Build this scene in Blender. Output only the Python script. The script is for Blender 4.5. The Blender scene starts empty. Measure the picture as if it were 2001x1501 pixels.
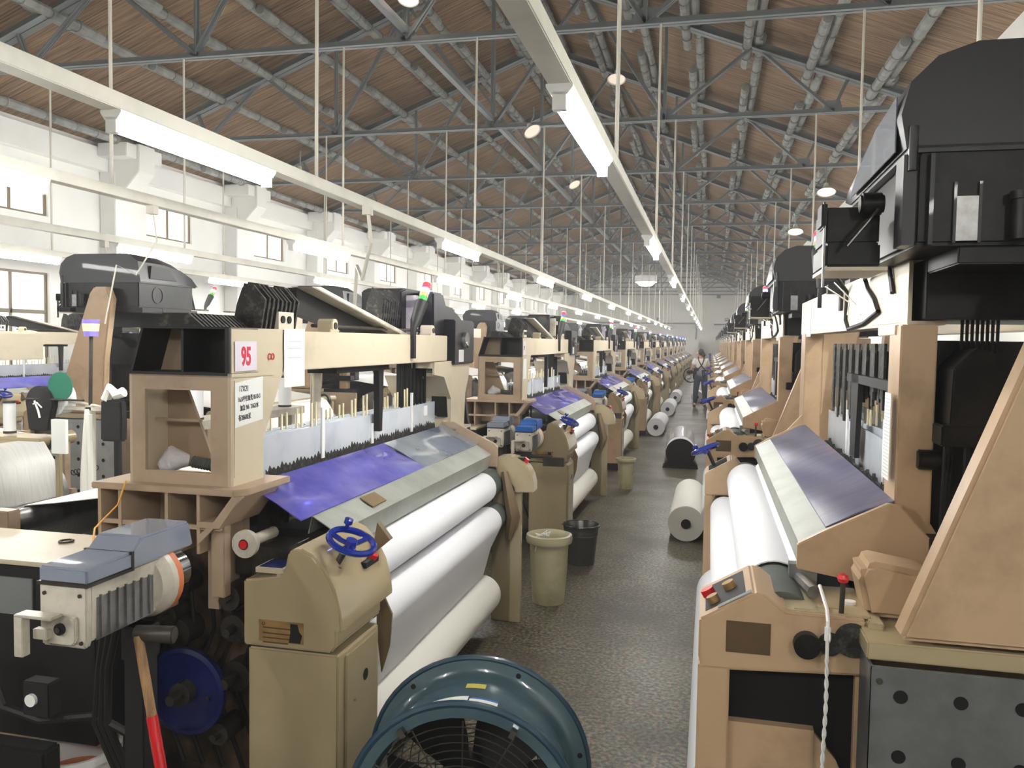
import bpy, bmesh, math, random
from mathutils import Vector, Matrix
random.seed(7)
S = bpy.context.scene
COL = S.collection
PI = math.pi
R = math.radians

# ---------------------------------------------------------------- materials
def nd(nt, t, **k):
    n = nt.nodes.new(t)
    for a, b in k.items():
        if a in n.inputs: n.inputs[a].default_value = b
        else: setattr(n, a, b)
    return n

def lin(c):
    return tuple(((x/255.)/12.92 if x/255. <= .04045 else ((x/255.+.055)/1.055)**2.4) for x in c) + (1,)

def mat(name, rgb, rough=.5, metal=0., spec=.5, dirt=None, dscale=3., damt=.5, bump=0., bscale=40., alpha=1., trans=0., coat=0., emit=None, estr=0., stretch=None, dlo=.45, dhi=.7):
    m = bpy.data.materials.new(name); m.use_nodes = True
    nt = m.node_tree; b = nt.nodes['Principled BSDF']
    c = lin(rgb)
    b.inputs['Base Color'].default_value = c
    b.inputs['Roughness'].default_value = rough
    b.inputs['Metallic'].default_value = metal
    b.inputs['Specular IOR Level'].default_value = spec
    b.inputs['Alpha'].default_value = alpha
    b.inputs['Transmission Weight'].default_value = trans
    b.inputs['Coat Weight'].default_value = coat
    if emit:
        b.inputs['Emission Color'].default_value = lin(emit); b.inputs['Emission Strength'].default_value = estr
    if dirt or bump:
        tc = nd(nt, 'ShaderNodeTexCoord'); mp = nd(nt, 'ShaderNodeMapping')
        nt.links.new(tc.outputs['Object'], mp.inputs['Vector'])
        if stretch: mp.inputs['Scale'].default_value = stretch
    if dirt:
        n = nd(nt, 'ShaderNodeTexNoise', Scale=dscale, Detail=6., Roughness=.65)
        nt.links.new(mp.outputs['Vector'], n.inputs['Vector'])
        r = nd(nt, 'ShaderNodeMapRange'); r.inputs['From Min'].default_value = dlo; r.inputs['From Max'].default_value = dhi
        r.inputs['To Max'].default_value = damt
        nt.links.new(n.outputs['Fac'], r.inputs['Value'])
        x = nd(nt, 'ShaderNodeMix', data_type='RGBA')
        x.inputs['A'].default_value = c; x.inputs['B'].default_value = lin(dirt)
        nt.links.new(r.outputs['Result'], x.inputs['Factor'])
        nt.links.new(x.outputs['Result'], b.inputs['Base Color'])
    if bump:
        n2 = nd(nt, 'ShaderNodeTexNoise', Scale=bscale, Detail=4.)
        nt.links.new(mp.outputs['Vector'], n2.inputs['Vector'])
        bp = nd(nt, 'ShaderNodeBump', Strength=bump, Distance=.01)
        nt.links.new(n2.outputs['Fac'], bp.inputs['Height'])
        nt.links.new(bp.outputs['Normal'], b.inputs['Normal'])
    return m

M = dict(
 cream=mat('cream_paint', (206,194,170), .38, dirt=(120,98,68), dscale=2.2, damt=.5, dlo=.55, dhi=.85),
 tan=mat('tan_paint', (178,156,132), .42, dirt=(104,84,62), dscale=2.5, damt=.6, dlo=.48, dhi=.8),
 tanr=mat('warm_tan_paint', (190,162,130), .36, dirt=(86,66,44), dscale=2.0, damt=.7, dlo=.5, dhi=.8),
 olive=mat('glossy_beige_paint', (174,159,126), .18, coat=.5, dirt=(128,110,80), dscale=1.6, damt=.4, dlo=.5, dhi=.85),
 black=mat('black_oily_metal', (11,11,12), .42, spec=.3, dirt=(40,38,35), dscale=9, damt=.6),
 blackm=mat('black_matte', (13,13,14), .6),
 dobby=mat('dark_grey_casting', (25,26,29), .42, coat=.08, dirt=(18,18,20), dscale=3, damt=.6),
 dobbyg=mat('grey_smoked_cover', (105,110,118), .25, coat=.5),
 lint=mat('linty_black_steel', (38,37,35), .7, dirt=(120,116,108), dscale=26, damt=.6, bump=.6, bscale=60, dlo=.52, dhi=.72),
 grimy=mat('grimy_brown_paint', (120,98,76), .5, dirt=(26,22,18), dscale=2.6, damt=1., dlo=.32, dhi=.58),
 steel=mat('worn_steel', (150,150,150), .35, .8, dirt=(90,84,74), dscale=8, damt=.7),
 dsteel=mat('dirty_dark_steel', (72,68,62), .45, .5, dirt=(34,30,26), dscale=7, damt=.8),
 galv=mat('galvanised_sheet', (164,168,160), .42, .3, dirt=(138,142,132), dscale=5, damt=.8, bump=.08, bscale=6),
 film=mat('blue_plastic_film', (84,80,168), .16, coat=.6, dirt=(132,132,200), dscale=2.4, damt=.9, bump=.12, bscale=3, alpha=.93, dlo=.4, dhi=.75),
 filmg=mat('clear_grey_film', (112,122,138), .16, coat=.6, dirt=(160,168,170), dscale=2.0, damt=.8, bump=.1, bscale=3, dlo=.4, dhi=.75),
 filmr=mat('dull_violet_film', (92,92,122), .3, coat=.3, dirt=(120,118,128), dscale=3.0, damt=.9, bump=.3, bscale=4, dlo=.4, dhi=.7, stretch=(1,3,1)),
 cloth=mat('white_cloth', (232,233,236), .75, bump=.05, bscale=30),
 clothy=mat('cream_cloth', (236,234,224), .8, bump=.08, bscale=20),
 warp=mat('white_warp_yarns', (225,224,220), .35, .15, dirt=(196,194,188), dscale=6, damt=.7, stretch=(1,30,1)),
 rubber=mat('grey_green_rubber', (84,90,84), .7, dirt=(60,62,56), dscale=8, damt=.6),
 tape=mat('brown_tape', (118,100,74), .3),
 blue=mat('blue_enamel', (22,48,150), .15, coat=.7),
 dblue=mat('dark_blue_enamel', (16,28,88), .3, coat=.3),
 red=mat('red_plastic', (204,34,36), .3),
 heald=mat('heald_plate', (214,220,228), .22, .25, dirt=(182,190,202), dscale=3, damt=.7),
 white=mat('white_plastic', (240,240,238), .4),
 comb=mat('yellowed_slat', (224,214,178), .5),
 ivory=mat('ivory_casting', (206,200,186), .35, dirt=(120,112,98), dscale=6, damt=.6),
 clear=mat('clear_lid', (150,158,176), .08, coat=.6, alpha=.8),
 orange=mat('orange_ring', (214,120,70), .5),
 cordy=mat('orange_cord', (240,170,60), .6),
 perf=mat('perforated_steel', (132,136,138), .38, .6, dirt=(96,98,98), dscale=3, damt=.8),
 perfl=mat('light_perforated_steel', (176,178,178), .38, .5, dirt=(140,142,142), dscale=3, damt=.8),
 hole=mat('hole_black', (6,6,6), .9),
 wood=mat('wood_handle', (166,130,92), .6, dirt=(96,72,48), dscale=4, damt=.9, stretch=(12,12,1)),
 redwrap=mat('red_wrap', (196,20,30), .15, coat=.8),
 fan=mat('teal_fan_paint', (68,92,102), .2, coat=.6, dirt=(108,124,128), dscale=5, damt=.5),
 fanin=mat('dark_fan_rim', (38,66,84), .3, coat=.3),
 paper=mat('paper', (236,238,234), .8),
 pink=mat('pinkish_paper', (226,218,230), .7),
 ink=mat('ink', (34,34,38), .7), rink=mat('red_ink', (206,46,70), .6), rpaint=mat('red_paint', (196,62,46), .5),
 finkp=mat('faint_ink', (190,194,200), .8),
 brass=mat('faded_brass', (176,142,92), .4, .3, dirt=(90,66,40), dscale=9, damt=.6),
 plateb=mat('brown_plate', (84,70,46), .5, dirt=(110,70,46), dscale=20, damt=.6),
 pail=mat('cream_plastic', (190,184,150), .4, dirt=(110,112,70), dscale=3, damt=.7),
 chrome=mat('bright_steel', (150,152,154), .12, 1.),
 bucket=mat('dark_steel_pail', (110,112,112), .22, .8),
 truss=mat('grey_truss_paint', (128,134,136), .5, dirt=(118,122,124), dscale=2, damt=.7),
 rod=mat('pale_rod', (206,202,190), .5),
 tray=mat('tray_paint', (214,212,200), .45, dirt=(180,178,166), dscale=3, damt=.5),
 purl=mat('grey_pole', (146,148,144), .7, dirt=(96,96,92), dscale=3, damt=.8, bump=.5, bscale=8),
 wall=mat('white_wall', (237,236,231), .8, dirt=(222,224,224), dscale=.8, damt=.7, bump=.05, bscale=5),
 fwall=mat('far_wall_paint', (226,224,214), .8, dirt=(206,204,194), dscale=.5, damt=.7),
 wframe=mat('window_frame', (120,108,88), .5),
 skin=mat('skin', (196,150,122), .55), hair=mat('hair', (40,30,26), .5),
 shirt=mat('white_shirt', (236,232,226), .8), apron=mat('black_apron', (36,30,38), .7),
 jeans=mat('dark_jeans', (64,72,84), .8), gshirt=mat('grey_shirt_tail', (138,144,150), .8), shoe=mat('brown_shoe', (86,78,66), .6),
 green=mat('green_card', (30,110,86), .6), purple=mat('purple_band', (134,116,204), .5),
 foam=mat('plastic_wrap', (206,202,206), .15, coat=.5, dirt=(236,236,240), dscale=14, damt=.9, bump=1., bscale=20),
 yellow=mat('yellow_label', (204,192,84), .5), lgreen=mat('green_lens', (70,180,90), .25, emit=(60,190,80), estr=.03),
 lred=mat('red_lens', (214,70,80), .25, emit=(220,60,70), estr=.03), lorg=mat('amber_lens', (222,164,110), .25),
 lblue=mat('blue_lamp', (60,80,255), .25, emit=(40,70,255), estr=16.),
 lblue0=mat('blue_lens', (70,110,190), .25),
 led=mat('violet_led', (120,110,255), .3, emit=(110,100,255), estr=.8),
 navy=mat('navy_display', (28,40,92), .25), grey=mat('grey_plastic', (126,130,130), .4),
 blid=mat('blue_lid', (40,98,176), .35),
 tube=mat('lamp_tube', (255,255,255), .4, emit=(254,253,249), estr=42.),
 lampw=mat('reflector_face', (255,240,220), .4, emit=(255,236,214), estr=3.),
 lampd=mat('reflector_faint_glow', (226,206,190), .4, emit=(255,226,206), estr=.15),  # faint emission added to the face of a switched-off lamp
 pend=mat('pendant_glow', (255,255,255), .4, emit=(255,255,250), estr=14.),
 glass=mat('daylit_frosted_pane', (255,250,238), .5, emit=(255,249,236), estr=.32),
)
# floor: speckled grey-brown terrazzo with joints, stains
def floor_mat():
    m = bpy.data.materials.new('worn_terrazzo'); m.use_nodes = True
    nt = m.node_tree; b = nt.nodes['Principled BSDF']; L = nt.links.new
    tc = nd(nt, 'ShaderNodeTexCoord')
    v = nd(nt, 'ShaderNodeTexVoronoi', Scale=120.); L(tc.outputs['Object'], v.inputs['Vector'])
    n = nd(nt, 'ShaderNodeTexNoise', Scale=48., Detail=3.); L(tc.outputs['Object'], n.inputs['Vector'])
    cr = nd(nt, 'ShaderNodeValToRGB'); e = cr.color_ramp.elements
    e[0].position = .38; e[0].color = lin((56,51,40)); e[1].position = .66; e[1].color = lin((158,146,120))
    L(n.outputs['Fac'], cr.inputs['Fac'])
    x = nd(nt, 'ShaderNodeMix', data_type='RGBA', blend_type='MULTIPLY'); x.inputs['Factor'].default_value = .6
    L(cr.outputs['Color'], x.inputs['A']); L(v.outputs['Color'], x.inputs['B'])
    g = nd(nt, 'ShaderNodeTexNoise', Scale=1.3, Detail=5., Roughness=.6); L(tc.outputs['Object'], g.inputs['Vector'])
    mr = nd(nt, 'ShaderNodeMapRange'); mr.inputs['From Min'].default_value = .4; mr.inputs['From Max'].default_value = .68; mr.inputs['To Max'].default_value = .75
    L(g.outputs['Fac'], mr.inputs['Value'])
    y = nd(nt, 'ShaderNodeMix', data_type='RGBA'); L(mr.outputs['Result'], y.inputs['Factor'])
    L(x.outputs['Result'], y.inputs['A']); y.inputs['B'].default_value = lin((58,52,42))
    br = nd(nt, 'ShaderNodeTexBrick', Scale=1.); br.offset = 0
    br.inputs['Color1'].default_value = (1,1,1,1); br.inputs['Color2'].default_value = (.9,.9,.9,1); br.inputs['Mortar'].default_value = (.45,.42,.38,1)
    br.inputs['Mortar Size'].default_value = .006; br.inputs['Brick Width'].default_value = 1.5; br.inputs['Row Height'].default_value = 1.5
    L(tc.outputs['Object'], br.inputs['Vector'])
    z = nd(nt, 'ShaderNodeMix', data_type='RGBA', blend_type='MULTIPLY'); z.inputs['Factor'].default_value = 1.
    L(y.outputs['Result'], z.inputs['A']); L(br.outputs['Color'], z.inputs['B'])
    L(z.outputs['Result'], b.inputs['Base Color'])
    rr = nd(nt, 'ShaderNodeMapRange'); rr.inputs['To Min'].default_value = .28; rr.inputs['To Max'].default_value = .6
    L(g.outputs['Fac'], rr.inputs['Value']); L(rr.outputs['Result'], b.inputs['Roughness'])
    return m
M['floor'] = floor_mat()
def roof_mat():
    m = bpy.data.materials.new('reed_boarding'); m.use_nodes = True
    nt = m.node_tree; b = nt.nodes['Principled BSDF']; L = nt.links.new
    tc = nd(nt, 'ShaderNodeTexCoord'); mp = nd(nt, 'ShaderNodeMapping'); mp.inputs['Scale'].default_value = (.8, 22, .8)
    L(tc.outputs['Object'], mp.inputs['Vector'])
    n = nd(nt, 'ShaderNodeTexNoise', Scale=1.4, Detail=7., Roughness=.7); L(mp.outputs['Vector'], n.inputs['Vector'])
    cr = nd(nt, 'ShaderNodeValToRGB'); e = cr.color_ramp.elements
    e[0].position = .34; e[0].color = lin((74,58,45)); e[1].position = .68; e[1].color = lin((170,140,110))
    L(n.outputs['Fac'], cr.inputs['Fac']); L(cr.outputs['Color'], b.inputs['Base Color'])
    b.inputs['Roughness'].default_value = .8
    return m
M['roof'] = roof_mat()

# ---------------------------------------------------------------- mesh builder
class MB:
    def __init__(s): s.v = []; s.f = []; s.g = []
    def add(s, vs, fs):
        vs = [tuple(p) for p in vs]; s.g.append((vs, fs)); o = len(s.v); s.v += [tuple(p) for p in vs]; s.f += [tuple(i+o for i in f) for f in fs]; return s
    def box(s, x0, x1, y0, y1, z0, z1):
        vs = [(x0,y0,z0),(x1,y0,z0),(x1,y1,z0),(x0,y1,z0),(x0,y0,z1),(x1,y0,z1),(x1,y1,z1),(x0,y1,z1)]
        return s.add(vs, [(0,3,2,1),(4,5,6,7),(0,1,5,4),(1,2,6,5),(2,3,7,6),(3,0,4,7)])
    def prism(s, poly, ax, a, b):
        n = len(poly)
        def P(p, t): return (t,p[0],p[1]) if ax == 'x' else (p[0],t,p[1]) if ax == 'y' else (p[0],p[1],t)
        vs = [P(p,a) for p in poly] + [P(p,b) for p in poly]
        fs = [tuple(range(n)), tuple(range(2*n-1, n-1, -1))] + [(i, i+n, (i+1)%n+n, (i+1)%n) for i in range(n)]
        return s.add(vs, fs)
    def sheet(s, poly, ax, a, b, t=.003):
        # thin bent sheet following an open 2-D line, thickness t
        n = len(poly); off = []
        for i in range(n):
            p0 = Vector(poly[max(i-1,0)]); p1 = Vector(poly[min(i+1,n-1)]); d = (p1-p0).normalized(); off.append((poly[i][0]-d.y*t, poly[i][1]+d.x*t))
        return s.prism(list(poly)+off[::-1], ax, a, b)
    def cyl(s, p, q, r, n=16, r2=None, cap=True):
        p = Vector(p); q = Vector(q); d = (q-p).normalized(); r2 = r if r2 is None else r2
        u = d.orthogonal().normalized(); w = d.cross(u)
        vs = [p+(u*math.cos(2*PI*i/n)+w*math.sin(2*PI*i/n))*r for i in range(n)] + [q+(u*math.cos(2*PI*i/n)+w*math.sin(2*PI*i/n))*r2 for i in range(n)]
        fs = [(i,(i+1)%n,(i+1)%n+n,i+n) for i in range(n)]
        if cap: fs += [tuple(range(n-1,-1,-1)), tuple(range(n,2*n))]
        return s.add(vs, fs)
    def tube(s, pts, r, n=8, closed=False):
        pts = [Vector(p) for p in pts]; m = len(pts); vs = []; fs = []
        up = None
        for i, p in enumerate(pts):
            if closed: d = (pts[(i+1)%m]-pts[i-1]).normalized()
            else: d = (pts[min(i+1,m-1)]-pts[max(i-1,0)]).normalized()
            if up is None: up = d.orthogonal().normalized()
            u = (up - d*up.dot(d)); u = u.normalized() if u.length > 1e-6 else d.orthogonal().normalized()
            up = u; w = d.cross(u); rr = r[i] if isinstance(r, (list, tuple)) else r
            vs += [p+(u*math.cos(2*PI*k/n)+w*math.sin(2*PI*k/n))*rr for k in range(n)]
        for i in range(m if closed else m-1):
            a = i*n; b = ((i+1)%m)*n
            fs += [(a+k,a+(k+1)%n,b+(k+1)%n,b+k) for k in range(n)]
        if not closed: fs += [tuple(range(n-1,-1,-1)), tuple(range((m-1)*n, m*n))]
        return s.add(vs, fs)
    def lathe(s, prof, o=(0,0,0), ax=(0,0,1), n=24):
        o = Vector(o); d = Vector(ax).normalized(); u = d.orthogonal().normalized(); w = d.cross(u); vs = []; fs = []
        for r, h in prof: vs += [o+d*h+(u*math.cos(2*PI*k/n)+w*math.sin(2*PI*k/n))*max(r,.0002) for k in range(n)]
        for i in range(len(prof)-1):
            fs += [(i*n+k,i*n+(k+1)%n,(i+1)*n+(k+1)%n,(i+1)*n+k) for k in range(n)]
        return s.add(vs, fs)
    def ring(s, c, ax, r0, r1, h, n=24):
        return s.lathe([(r0,0),(r1,0),(r1,h),(r0,h),(r0,0)], c, ax, n)
    def torus(s, c, ax, R0, r, n=28, m=8):
        d = Vector(ax).normalized(); u = d.orthogonal().normalized(); w = d.cross(u); c = Vector(c)
        return s.tube([c+(u*math.cos(2*PI*i/n)+w*math.sin(2*PI*i/n))*R0 for i in range(n)], r, m, True)
    def objs(s, name, m, parent, per=1, bev=0.):
        # one object per piece (per = how many added shapes make up a piece)
        out = []
        for i in range(0, len(s.g), per):
            q = MB()
            for vs, fs in s.g[i:i+per]: q.add(vs, fs)
            out.append(q.obj(name, m, parent, bev))
        return out
    def mesh(s, name, bev=0., mats=None):
        me = bpy.data.meshes.new(name); me.from_pydata(s.v, [], s.f)
        bm = bmesh.new(); bm.from_mesh(me)
        bmesh.ops.recalc_face_normals(bm, faces=bm.faces)
        if bev:
            es = [e for e in bm.edges if len(e.link_faces) == 2 and e.calc_face_angle() > .6]
            bmesh.ops.bevel(bm, geom=es, offset=bev, segments=2, affect='EDGES', clamp_overlap=True)
        bm.to_mesh(me); bm.free()
        me.shade_smooth(); me.set_sharp_from_angle(angle=R(38))
        return me
    def obj(s, name, m, parent=None, bev=0., label=None):
        me = s.mesh(name, bev); me.materials.append(M[m] if isinstance(m, str) else m)
        o = bpy.data.objects.new(name, me); COL.objects.link(o)
        if parent: o.parent = parent
        if label: o['label'] = label
        return o
def tag(o, label=None, cat=None, group=None, kind=None):
    if label: o['label'] = label
    if cat: o['category'] = cat
    if group: o['group'] = group
    if kind: o['kind'] = kind
    return o
def empty(name, loc, label, cat, group=None, rz=0.):
    o = bpy.data.objects.new(name, None); COL.objects.link(o); o.empty_display_size = .1
    o.location = loc; o.rotation_euler = (0,0,rz); return tag(o, label, cat, group)
def copy_tree(o, parent=None):
    c = o.copy(); COL.objects.link(c); c.parent = parent
    for ch in list(o.children): copy_tree(ch, c)
    return c
def text_obj(name, body, size, m, parent, mtx, offset=0., sx=1., thick=.0006):
    cu = bpy.data.curves.new(name, 'FONT'); cu.body = body; cu.size = size; cu.extrude = thick; cu.offset = offset
    cu.align_x = 'CENTER'; cu.align_y = 'CENTER'
    t = bpy.data.objects.new(name, cu); COL.objects.link(t)
    bpy.context.view_layer.update()
    me = bpy.data.meshes.new_from_object(t.evaluated_get(bpy.context.evaluated_depsgraph_get()))
    bpy.data.objects.remove(t)
    me.materials.clear(); me.materials.append(M[m])
    me.transform(mtx @ Matrix.Diagonal((sx,1,1,1)))
    o = bpy.data.objects.new(name, me); COL.objects.link(o); o.parent = parent
    return o
# matrix that lays text (XY plane) on a plane facing +X (reading along +Y), centred at p
def face_px(p, rot=0.): return Matrix.Translation(p) @ Matrix(((0,0,1,0),(1,0,0,0),(0,1,0,0),(0,0,0,1))) @ Matrix.Rotation(rot,4,'Z')
# facing -Y (reading along +X)
def face_my(p): return Matrix.Translation(p) @ Matrix(((1,0,0,0),(0,0,-1,0),(0,1,0,0),(0,0,0,1)))

# ---------------------------------------------------------------- camera
H = 1.72; OFS = 0.
def camera():
    vy = Vector((1388-1000.5, -(672-750.5), 1618.)).normalized()
    r = R(.85); z = Vector((math.sin(r), math.cos(r), 0)); z.z = -(z.x*vy.x+z.y*vy.y)/vy.z; z.normalize()
    vx = -vy.cross(z)
    # rows of W: world axes in camera (right, up, forward); blender camera looks along -Z
    W = Matrix((vx, vy, z))
    right = Vector((W[0][0], W[1][0], W[2][0])); up = Vector((W[0][1], W[1][1], W[2][1])); fwd = Vector((W[0][2], W[1][2], W[2][2]))
    rot = Matrix((right, up, -fwd)).transposed().to_4x4()
    cd = bpy.data.cameras.new('camera'); cd.sensor_width = 36.; cd.lens = 1618./2001*36; cd.clip_start = .05; cd.clip_end = 200
    c = bpy.data.objects.new('camera', cd); COL.objects.link(c); c.matrix_world = Matrix.Translation((OFS,0,H)) @ rot
    S.camera = c
camera()
# ---------------------------------------------------------------- room
XC = -3.26; HS = 6.18; XL = -9.95; XR = 2.95; ZC = 4.92; ZA = 7.32; SL = (ZA-ZC)/HS
YB = -4.5; YF = 56.3
def struct(o): o['kind'] = 'structure'; return o
struct(MB().box(XL-.3, XR+.3, YB-.2, YF+.2, -.2, 0).obj('floor', 'floor'))
# roof: two slopes as one shell
zl = ZA-SL*(XC-(XL-.3)); zr = ZA-SL*(XR+.3-XC); T = .12; RO = .17
struct(MB().prism([(XL-.3, zl+RO),(XC, ZA+RO),(XR+.3, zr+RO),(XR+.3, zr+RO+T),(XC, ZA+RO+T),(XL-.3, zl+RO+T)], 'y', YB-.2, YF+.2).obj('ceiling', 'roof'))
# left wall with window openings built as piers, sills and lintels
wb = MB(); WZ0, WZ1 = 3.52, 4.27; win = []
ys = []
y = 2.9
while y < YF: ys.append(y); y += 3.63
prev = YB
for y in ys:
    wb.box(XL-.25, XL, prev, y-.68, 0, 5.0); prev = y+.68
    low = (y < 11)
    if low:
        wb.box(XL-.25, XL, y-.68, y+.68, 0, .9); wb.box(XL-.25, XL, y-.68, y+.68, 2.66, WZ0)
    else: wb.box(XL-.25, XL, y-.68, y+.68, 0, WZ0)
    wb.box(XL-.25, XL, y-.68, y+.68, WZ1, 5.0)
wb.box(XL-.25, XL, prev, YF, 0, 5.0)
struct(wb.obj('wall_left', 'wall'))
wn = 0
def window(y, z0, z1, x=XL):
    global wn
    wn += 1
    o = empty('window_%d' % wn, (x-.08, y, z0), None, None); o['kind'] = 'structure'
    f = MB(); w = .68; t = .035; h = z1-z0
    f.box(-.03,.03,-w,w,0,t).box(-.03,.03,-w,w,h-t,h).box(-.03,.03,-w,-w+t,t,h-t).box(-.03,.03,w-t,w,t,h-t).box(-.025,.025,-.02,.02,t,h-t)
    if h > 1.2: f.box(-.025,.025,-w+t,w-t,h*.64,h*.64+.06)
    f.obj('window_frame', 'wframe', o)
    MB().box(-.008,.002,-w+t,w-t,t,h-t).obj('pane', 'glass', o)
for y in ys:
    if y < 5: continue
    window(y, WZ0, WZ1)
    if y < 11: window(y, .9, 2.66)
struct(MB().box(XR, XR+.25, YB, YF, 0, 5.1).obj('wall_right', 'wall'))
struct(MB().prism([(XL-.3,0),(XR+.3,0),(XR+.3,zr+RO),(XC,ZA+RO),(XL-.3,zl+RO)], 'y', YF, YF+.2).obj('wall_far', 'fwall'))
struct(MB().prism([(XL-.3,0),(XR+.3,0),(XR+.3,zr+RO),(XC,ZA+RO),(XL-.3,zl+RO)], 'y', YB-.2, YB).obj('wall_back', 'wall'))
# wall trims : eaves beam, pillars with corbels
struct(MB().box(XL, XL+.16, YB, YF, 4.42, 4.78).obj('trim_1', 'wall'))
TY = [1.27+3.63*i for i in range(-1, 16)]
tn = 1
for i, ty in enumerate(TY):
    if ty < 3: continue
    tn += 1
    struct(MB().box(XL, XL+.3, ty-.22, ty+.22, 0, 4.42).prism([(XL+.16,3.95),(XL+.3,3.95),(XL+.75,4.42),(XL+.75,4.86),(XL+.16,4.86)], 'y', ty-.2, ty+.2).box(XL+.16, XL+.7, ty-.45, ty+.45, 4.62, 4.84).obj('trim_%d' % tn, 'wall', bev=.01))
# ---- low partition at the far end of the left row and far-wall pipework
struct(MB().box(-4.2, -.75, 55.4, 55.6, 0, 1.95).obj('wall_partition', 'fwall'))
tag(MB().tube([(-8,56.22,3.05),(-1.0,56.22,3.05),(-.9,56.22,2.6),(-.95,56.22,2.0)], .05, 8).tube([(.2,56.22,3.0),(2.8,56.22,3.0)], .05, 8).obj('wall_pipe', 'grey'), 'grey pipe running along the far white gable wall', 'pipe')
for x, z in ((.45,4.72),(-8.2,4.6),(-3.4,3.2),(1.0,3.2)):
    d = {.45:'under the truss, right of centre',-8.2:'in the upper left corner',-3.4:'low, left of the aisle',1.0:'low, right of the aisle'}[x]
    tag(MB().box(x-.12,x+.12,YF-.14,YF-.02,z,z+.22).cyl((x,YF-.14,z+.1),(x,YF-.24,z+.06),.07,10).obj('wall_fan', 'grey'), 'small grey ventilator on the far gable wall, '+d, 'fan', 'ventilators on the far wall')

# ---------------------------------------------------------------- roof trusses
def make_truss():
    t = empty('roof_truss', (0,0,0), None, None)
    def zt(x): return ZA-SL*abs(x-XC)
    def bar(a, b, w, name):
        a = Vector((a[0],0,a[1])); b = Vector((b[0],0,b[1])); d = (b-a).normalized(); n = Vector((-d.z,0,d.x))
        m = MB()
        # two back-to-back angle sections
        for s in (-1, 1):
            y0 = s*.006; y1 = s*(.006+w*.75)
            def q(p, o, y): return p+n*o+Vector((0,y,0))
            for (o0,o1,ya,yb) in ((-w/2,w/2,y0,y0+s*.008),(-w/2,-w/2+.009,y0,y1)):
                vs = [q(a,o0,ya),q(b,o0,ya),q(b,o1,ya),q(a,o1,ya),q(a,o0,yb),q(b,o0,yb),q(b,o1,yb),q(a,o1,yb)]
                m.add(vs, [(0,1,2,3),(7,6,5,4),(0,4,5,1),(1,5,6,2),(2,6,7,3),(3,7,4,0)])
        return m.obj(name, 'truss', t)
    bar((XL+.3,ZC),(XC+HS,ZC),.07,'bottom_chord')
    bar((XL+.3,zt(XL+.3)),(XC,ZA),.13,'top_chord'); bar((XC,ZA),(XC+HS,zt(XC+HS)),.13,'top_chord')
    for s in (-1,1):
        N1 = XC+s*2.54; N2 = XC+s*4.8
        bar((XC,ZC),(XC+s*1.35,zt(XC+s*1.35)),.05,'web_bar')
        bar((XC+s*1.35,zt(XC+s*1.35)),(N1,ZC),.05,'web_bar')
        bar((N1,ZC),(N1,zt(N1)),.045,'web_bar')
        bar((N1,ZC),(XC+s*3.75,zt(XC+s*3.75)),.05,'web_bar')
        bar((XC+s*3.75,zt(XC+s*3.75)),(N2,ZC),.045,'web_bar')
        bar((N2,ZC),(XC+s*5.0,zt(XC+s*5.0)),.045,'web_bar')
    bar((XC,ZC),(XC,ZA),.055,'web_bar')
    g = MB()
    for x in (XC-4.8,XC-2.54,XC,XC+2.54,XC+4.8): g.prism([(x-.14,ZC-.04),(x+.14,ZC-.04),(x+.09,ZC+.14),(x-.09,ZC+.14)], 'y', -.005, .005)
    g.objs('gusset_plate', 'truss', t)
    return t
ORD = ['first','second','third','fourth','fifth','sixth','seventh','eighth','ninth','tenth','eleventh','twelfth','thirteenth','fourteenth','fifteenth','sixteenth','seventeenth','eighteenth','nineteenth','twentieth']
tr0 = make_truss(); tk = [ty for ty in TY if ty > 4]
for i, ty in enumerate(tk):
    t = tr0 if i == 0 else copy_tree(tr0)
    t.location = (0, ty, 0)
    where = 'nearest the camera' if i == 0 else ('last before the far gable wall' if i == len(tk)-1 else ORD[i]+' from the camera')
    tag(t, 'grey steel roof truss spanning the hall, '+where, 'roof truss', 'roof trusses')
# ridge tie running along the hall at chord level
tag(MB().box(XC-.035,XC+.035,YB,YF,ZC+.07,ZC+.14).obj('tie_beam', 'truss'), 'long grey tie beam running down the hall over the truss chords', 'beam')
# purlins: bamboo-like poles, one per bay on each line
def pole(name):
    L = 3.63+.5; m = MB(); n = 9; pts = []; rr = []
    rnd = random.Random(3)
    for i in range(n+1):
        yy = -.25+L*i/n
        pts.append((0,yy,0)); rr.append(.062+.008*rnd.random())
    m.tube(pts, rr, 9)
    for i in range(1, 6): m.ring((0,-.25+L*i/6-.01,0), (0,1,0), .064, .078, .02, 10)
    return m.mesh(name)
pm = pole('purlin'); pm.materials.append(M['purl'])
pls = [XC+s*(.42+.84*k) for s in (-1,1) for k in range(8) if not (s > 0 and k > 6)]
for j, px in enumerate(sorted(pls)):
    zz = ZA-SL*abs(px-XC)+.045
    for i in range(len(tk)):
        for q in ((0,) if i > 6 else (0,1)):
            y0 = tk[i]-3.63
            if i == 0 and q: continue
            o = bpy.data.objects.new('purlin', pm); COL.objects.link(o)
            o.location = (px+(.13 if q else 0)*(1 if px < XC else -1)+(.05 if i % 2 else 0), y0 + (2.0 if q else 0), zz-(.13*SL if q else 0)); 
            if q: o.scale = (1,.62,1)
            tag(o, 'grey round roof purlin under the brown reed boarding', 'purlin', 'roof purlins')
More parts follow.
